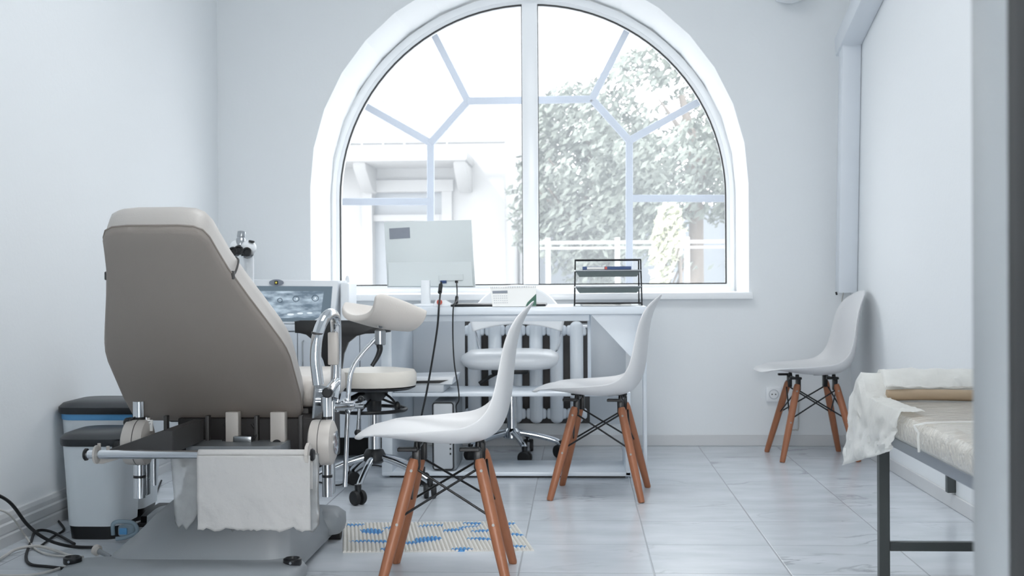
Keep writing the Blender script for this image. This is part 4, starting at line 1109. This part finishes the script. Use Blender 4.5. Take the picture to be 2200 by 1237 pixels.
# curved back
def bk_fn(i, j):
    u = -1 + 2*i/24; v = j/10
    zt = at(1110, 611, 6.32).z - .0 ; zb2 = at(1110, 712, 6.32).z
    topz = zt - .16*abs(u)**2.6 if abs(u) < 1 else zt-.16
    botz = zb2 + .035*(1-abs(u)**2) - .0
    return (at(1111, 650, 6.32).x + u*(.245 - .02*(1-v)), 6.34 - .05*u*u, botz + (topz-botz)*v)
mb = MB(); mb.grid(bk_fn, 25, 11); o = mb.build('backrest', M['whiteleather'], OC); mods(o, .035, 2, 0)
for s, (a, b) in enumerate((((1022, 712), (1031, 752)), ((1207, 706), (1197, 750)))):
    MB().tube([at(a[0], a[1], 6.32), at(b[0], b[1], 6.24), (sx0 + (-1 if s == 0 else 1)*.12, 6.18, z_s-.035)], .006, 8, smooth=4).build('back_rod', M['chrome'], OC)
MB().box((sx0-.09, OY-.10, z_s-.07), (sx0+.09, OY+.08, z_s-.040), .008).build('seat_plate', M['blackpl'], OC)
MB().tube([(sx0-.04, OY-.05, z_s-.06), (sx0-.10, OY-.06, z_s-.085), (sx0-.15, OY-.06, z_s-.12)], .005, 8, rr=.012).build('height_lever', M['blackpl'], OC)
MB().cyl((OX, OY, .12), (OX, OY, .30), .024).cyl((OX, OY, .30), (OX, OY, z_s-.06), .014).build('column', M['chrome'], OC)
MB().lathe((OX, OY, .09), [(.03, 0), (.045, .01), (.045, .04), (.03, .055)], seg=24).build('hub', M['chrome'], OC)
star_base(OC, OX, OY, .235, .125, .075, [R(-72 + 72*k) for k in range(5)], M['chrome'], .016, .031)

# ================================================================ LEFT BACK: cabinet, device, microscope
CF = 5.95
CB = thing('white_cabinet', (-1.27, 6.2, 0), 'low white cabinet against the back wall left of the desk', 'cabinet')
cx0, cx1, cz0, cz1 = -1.66, -.89, .115, .662
MB().box((cx0, CF+.02, cz0), (cx1, 6.49, cz1-.031), .003).build('carcass', M['cab'], CB)
MB().box((cx0+.03, 6.18, 0), (cx1-.03, 6.46, cz0)).build('plinth', M['rubber'], CB)
xs = [cx0, at(639, 760, CF).x, at(773, 760, CF).x, cx1]
for a, b in zip(xs, xs[1:]):
    d_ = MB().box((a+.0025, CF, cz0+.003), (b-.0025, CF+.018, cz1-.035), .002, 1).build('cabinet_door', M['cab'], CB)
    hx = a + .03 if a > cx0 else b - .03
    if b - a > .2:
        MB().tube([(hx, CF+.0, .585), (hx, CF-.022, .58), (hx, CF-.022, .45), (hx, CF+.0, .445)], .004, 8).build('door_handle', M['steel'], d_)
MB().box((cx0-.005, CF-.005, cz1-.030), (cx1+.005, 6.50, cz1+.0), .003).build('cabinet_top', M['cab'], CB)
# device with screen
DY = 6.02
DV = thing('ultrasound_device', (at(640, 690, DY).x, DY+.1, cz1), 'white medical device with a lit grey scan on its screen, on the cabinet', 'medical device')
a, b, c, d = at(520, 600, DY), at(727, 603, DY), at(717, 699, DY), at(520, 699, DY)
c.z = d.z = cz1 + .002
MB().prism([a, b, c, d], (0, .22, 0), .006).build('housing', M['white'], DV)
e0, e1, e2, e3 = at(540, 614, DY-.004), at(714, 615, DY-.004), at(708, 690, DY-.004), at(540, 691, DY-.004)
sc = MB().prism([e0, e1, e2, e3], (0, .004, 0)).build('screen', M['scr_dark'], DV)
def sp_(u, v, d=.001): return e0.lerp(e1, u).lerp(e3.lerp(e2, u), v) + Vector((0, -d, 0))
MB().prism([sp_(.02, .14), sp_(.90, .14), sp_(.88, .90), sp_(.02, .90)], (0, .0008, 0)).build('scan_image', M['screen'], sc)
mb = MB()
for u, v, r_ in ((.56, .36, .013), (.80, .34, .014), (.36, .40, .010), (.93, .42, .0)):
    if r_ == 0: continue
    cc = sp_(u, v, .0016); mb.tube([cc + Vector((r_*1.15*math.cos(t*PI/8), 0, r_*math.sin(t*PI/8))) for t in range(17)], .0022, 6, cap=False)
mb.build('scan_rings', M['scr_ring'], sc)
mb = MB()
for u, v, w_ in ((.50, .80, .035), (.62, .77, .03), (.74, .76, .028), (.57, .36, .008), (.80, .34, .009)):
    mb.ball(sp_(u, v, .0016), w_*.5, (1, .03, .28 if w_ > .02 else 1))
mb.build('scan_highlights', M['scr_white'], sc)
q = at(594, 607, DY-.003); lg = MB().lathe(q, [(.036, 0), (.036, .003), (.03, .004)], axis=(0, -1, 0), seg=30)
for v in lg.bm.verts: v.co.z = q.z + (v.co.z - q.z)*.45
lgo = lg.build('badge', M['greysticker'], DV)
MB().box((q.x-.009, DY-.009, q.z-.009), (q.x+.009, DY-.006, q.z+.009), .001, 1).build('badge_square', M['blackpl'], lgo)
MB().ball((q.x, DY-.010, q.z), .0045, (1, .4, 1)).build('badge_dot', M['yellowled'], lgo)
MB().box((b.x+.004, DY+.02, cz1+.002), (at(748, 650, DY).x, DY+.24, at(740, 607, DY).z), .010, 3).build('side_module', M['white'], DV)
q = at(742, 600, DY+.30); o = MB().lathe((q.x, DY+.36, cz1), [(.03, 0), (.03, .15), (.012, .17), (.012, .22), (.006, .235)], seg=20).build('pump_bottle', M['white'])
tag(o, 'white pump bottle on the cabinet right of the scan device', 'bottle')
o = MB().tube([at(672, 697, 5.93), at(690, 686, 5.90), at(712, 682, 5.88), at(722, 688, 5.9)], .008, 10, smooth=5).build('scan_probe', M['white'])
for v in o.data.vertices: pass
o.location.z = max(o.location.z, cz1); tag(o, 'white hand probe lying in front of the scan device', 'probe')

# colposcope
KY = 5.30
KC = thing('colposcope', (at(527, 600, KY).x, KY+.05, 0), 'white and black binocular colposcope on a stand behind the examination chair', 'colposcope')
px_ = at(527, 600, KY).x
MB().tube([(px_, KY+.06, .05), (px_, KY+.06, at(527, 560, KY).z), (px_+.002, KY+.04, at(527, 548, KY).z)], .022, 16).build('stand_column', M['white'], KC)
MB().lathe((px_, KY+.06, 0), [(.16, 0), (.17, .01), (.16, .03), (.05, .05), (.025, .06)], seg=36).build('stand_base', M['greyplas'], KC)
MB().lathe(at(516, 528, KY+.02)-Vector((0, 0, .0)), [(.018, 0), (.02, .01), (.02, .03), (.016, .036), (.018, .04), (.018, .062), (.010, .066)], axis=(.05, .25, 1), seg=24).build('lens_barrel', M['steel'], KC)
MB().ball(at(534, 532, KY+.02), .034, (1, 1, .95)).ball(at(508, 530, KY+.03), .028).build('optics_head', M['white'], KC)
for px, py in ((512, 537), (530, 541), (500, 540)):
    p = at(px, py, KY-.05); MB().lathe(p, [(.012, -.07), (.015, -.05), (.017, -.02), (.0205, -.012), (.0205, 0), (.014, .001), (.011, -.004)], axis=(0, -1, .12), seg=22).build('eyepiece', M['blackpl'], KC)
MB().lathe(at(540, 521, KY), [(.010, 0), (.013, .003), (.013, .008), (.008, .010)], axis=(.2, 0, 1)).build('focus_knob', M['blackpl'], KC)
MB().lathe(at(527, 553, KY+.02), [(.018, 0), (.020, .006), (.016, .014)], axis=(0, 0, 1)).build('joint_ring', M['chrome'], KC)
o = MB().box((at(570, 700, 5.6).x, 5.55, 0), (at(575, 700, 5.6).x, 5.60, .0)) if False else None

# cables behind the stool
cable([fl(660, 1030), fl(700, 1038), fl(735, 1040), fl(770, 1010), fl(800, 999), fl(840, 1004), fl(880, 996)], .0035, M['rubber'], 'black cable winding on the floor under the stool')
cable([fl(845, 1000), fl(870, 996), fl(890, 1003), fl(915, 1012)], .0035, M['rubber'], 'black cable on the floor between cabinet and computer tower')

# ================================================================ RIGHT: duct, socket, couch
DU = thing('cable_duct', (1.35, 6.4, .8), 'white vertical duct in the back right corner joining a sloping duct on the right wall', 'cable duct')
def duct(p0, p1, w, h):
    """box running from p0 to p1 against the right wall; w = protrusion, h = width along the wall"""
    d = (p1-p0).normalized(); side = d.cross(Vector((1, 0, 0))).normalized()
    mb = MB(); n = []
    pts = [p0 + side*h/2, p0 - side*h/2, p1 - side*h/2, p1 + side*h/2]
    mb.prism(pts, (-w, 0, 0), .006, 2)
    return mb
duct(Vector((XR-.001, 6.43, .80)), Vector((XR-.001, 6.31, 2.04)), .095, .085).build('vertical_duct', M['duct'], DU)
duct(Vector((XR-.001, 6.40, 2.035)), Vector((XR-.001, 5.2, 2.36)), .105, .095).build('sloping_duct', M['duct'], DU)
p = at(1797, 629, 6.40); MB().cyl((p.x, 6.41, .80), (p.x+.004, 6.41, .785), .005, seg=8).build('clip', M['rubber'], DU)
cable([(1.345, 6.43, .80), (1.345, 6.50, .70), (1.35, 6.54, .55), (1.36, 6.54, .40)], .003, M['whitecable'], 'thin white cable dropping from the end of the vertical duct')
cable([(1.135, 6.543, .26), (1.135, 6.543, .10), (1.12, 6.543, .085), (1.09, 6.543, .085)], .0035, M['whitecable'], 'white cable running down the back wall behind the chair by the duct')
o = MB().lathe((at(1693, -30, 6.5).x, 6.46, 2.385), [(.03, .05), (.08, .05), (.085, .0), (.085, -.06), (.07, -.09), (.03, -.105)], seg=28).build('dome_lamp', M['white'])
o2 = MB().box((-.02, 0, 0), (.02, .03, .03))
o2.bm.free()
tag(o, 'white round fixture high on the back wall, only its underside in view', 'lamp')
SO = thing('wall_socket', (at(1660, 846, YB).x, YB, .22), 'white double pole wall socket on the back wall behind the chair by the duct', 'socket')
sx_, sz_ = at(1661, 846, YB).x, at(1661, 846, YB).z
MB().box((sx_-.040, YB-.024, sz_-.040), (sx_+.040, YB, sz_+.040), .006, 3).build('socket_plate', M['white'], SO)
MB().lathe((sx_, YB-.022, sz_), [(.024, 0), (.026, .004), (.022, .004), (.020, -.004)], axis=(0, -1, 0), seg=28).build('socket_ring', M['lamg'], SO)
mb = MB()
for s in (-1, 1): mb.cyl((sx_+s*.009, YB-.0265, sz_), (sx_+s*.009, YB-.0225, sz_), .0035, seg=10)
mb.build('socket_hole', M['blackpl'], SO)
wb = MB().box((XR-.032, 4.75, .063), (XR-.001, 4.78, .50), .002, 1).build('wall_bracket', M['couchmet']); tag(wb, 'short dark grey metal strip on the right wall seen under the couch', 'bracket')

CO = thing('examination_couch', (1.1, 2.75, 0), 'examination couch on grey steel legs along the right wall, wrapped in clear plastic', 'couch')
KX0, KX1, KY0, KY1 = .80, 1.385, 1.76, 3.68
loft([[Vector(p) for p in rrect((KX0+KX1)/2, (KY0+KY1)/2, (KX1-KX0)/2-.012, (KY1-KY0)/2-.012, .03, .458)], rrect((KX0+KX1)/2, (KY0+KY1)/2, (KX1-KX0)/2, (KY1-KY0)/2, .04, .470), rrect((KX0+KX1)/2, (KY0+KY1)/2, (KX1-KX0)/2, (KY1-KY0)/2, .04, .508),
      rrect((KX0+KX1)/2, (KY0+KY1)/2, (KX1-KX0)/2-.012, (KY1-KY0)/2-.012, .04, .523), rrect((KX0+KX1)/2, (KY0+KY1)/2, (KX1-KX0)/2-.05, (KY1-KY0)/2-.05, .04, .528)], 'mattress', M['wrap'], CO, ang=70)
mb = MB().box((KX0+.012, KY0+.03, .430), (KX0+.042, KY1-.02, .458), .002, 1); mb.box((KX1-.042, KY0+.03, .430), (KX1-.012, KY1-.02, .458), .002, 1); mb.box((KX0+.043, KY1-.05, .432), (KX1-.043, KY1-.022, .457)); mb.build('frame_rail', M['couchrail'], CO)
for x in (.862, 1.34):
    for y in (1.86, 3.645):
        MB().box((x, y, 0), (x+.030, y+.030, .430), .002, 1).build('leg', M['couchmet'], CO)
for y in (1.862, 3.648): MB().box((.892, y, .082), (1.34, y+.024, .108), .002, 1).build('stretcher', M['couchmet'], CO)
# cord round the mattress
mb = MB().tube([(KX0-.003, 2.98, .46), (KX0-.004, 2.98, .505), (KX0+.012, 2.98, .528), (KX0+.3, 2.98, .530), (KX1-.02, 2.98, .529)], .003, 8, smooth=3); mb.build('binding_strap', M['tissue'], CO)
# paper roll with kraft core at the head end
RO = thing('paper_roll', (1.08, 3.60, .515), 'roll of couch paper with brown core across the far end of the couch', 'paper roll')
MB().tube([(KX0+.05, 3.505, .545), (KX0+.15, 3.50, .547), (1.15, 3.49, .544), (KX1-.01, 3.50, .544)], .0155, 18, smooth=6).build('cardboard_core', M['kraft'], RO)
MB().tube([(KX0+.012, 3.60, .559), (1.1, 3.575, .559), (KX1-.01, 3.585, .559)], .030, 20, smooth=6).build('wound_paper', M['paper'], RO)
MB().lathe((KX0+.012, 3.60, .559), [(.010, 0), (.026, .0), (.026, .004)], axis=(-1, 0, .1), seg=20).build('core_end', M['blackpl'], RO)
# paper draped over the corner
def drape(i, j):
    nu, nv = 40, 34
    u, v = i/(nu-1), j/(nv-1)          # u along the couch (far -> near), v from top to hanging edge
    Y = 3.70 - .56*u
    s_ = v*.46
    top = .055 + .20*max(0.0, min(1.0, (Y-3.50)/.06))
    wr = noise.noise(Vector((u*7, v*5, 2)))*.014 + (abs(noise.noise(Vector((u*16, v*9, 5))))-.2)*.016
    bottom = .10 + .11*(1-u)**1.2 + .02*noise.noise(Vector((u*8, 0, 3)))
    if v < .5:
        t = v/.5; x = KX0 + top*(1-t) - .006*t; z = .537 + abs(wr)*.5 + .062*math.exp(-((Y-3.60)/.05)**2)
        return (x, Y + wr, z)
    t = (v-.5)/.5
    z = .527 - t*(.527-.37-.0)*(.55+.75*(1-u)) + (.062*math.exp(-((Y-3.60)/.05)**2))*(1-t)
    return (KX0 - .010 - .018*t + wr*1.2*(t+.3), Y + wr*1.5, z)
mb = MB(); mb.grid(drape, 40, 34); o = mb.build('couch_paper', M['tissue']); mods(o, .0008)
tag(o, 'crumpled white paper draped over the far left corner of the couch', 'paper sheet')
def top_sheet(i, j):
    u, v = i/39, j/19
    Y = 3.705 - .205*v - .006*math.sin(u*9)
    wr = noise.noise(Vector((u*9, v*6, 8)))*.010 + noise.noise(Vector((u*30, v*12, 1)))*.004
    return (KX0+.05 + u*(KX1-KX0-.08), Y + wr, .533 + max(.076*math.exp(-((Y-3.59)/.066)**2), .036*math.exp(-((Y-3.505)/.030)**2)) + abs(wr))
mb = MB(); mb.grid(top_sheet, 40, 20); o = mb.build('cover_sheet', M['tissue']); mods(o, .0008)
tag(o, 'thin white sheet spread over the paper roll at the couch end', 'film')

# unseen panel added above the ceiling fill light
CL = thing('added_ceiling_panel', (-.25, 4.0, ZC-.05), 'square white ceiling panel added above the unseen fill light', 'lamp')
MB().box((-.87, 3.38, ZC-.04), (.37, 4.62, ZC-.001), .004).build('housing', M['white'], CL)
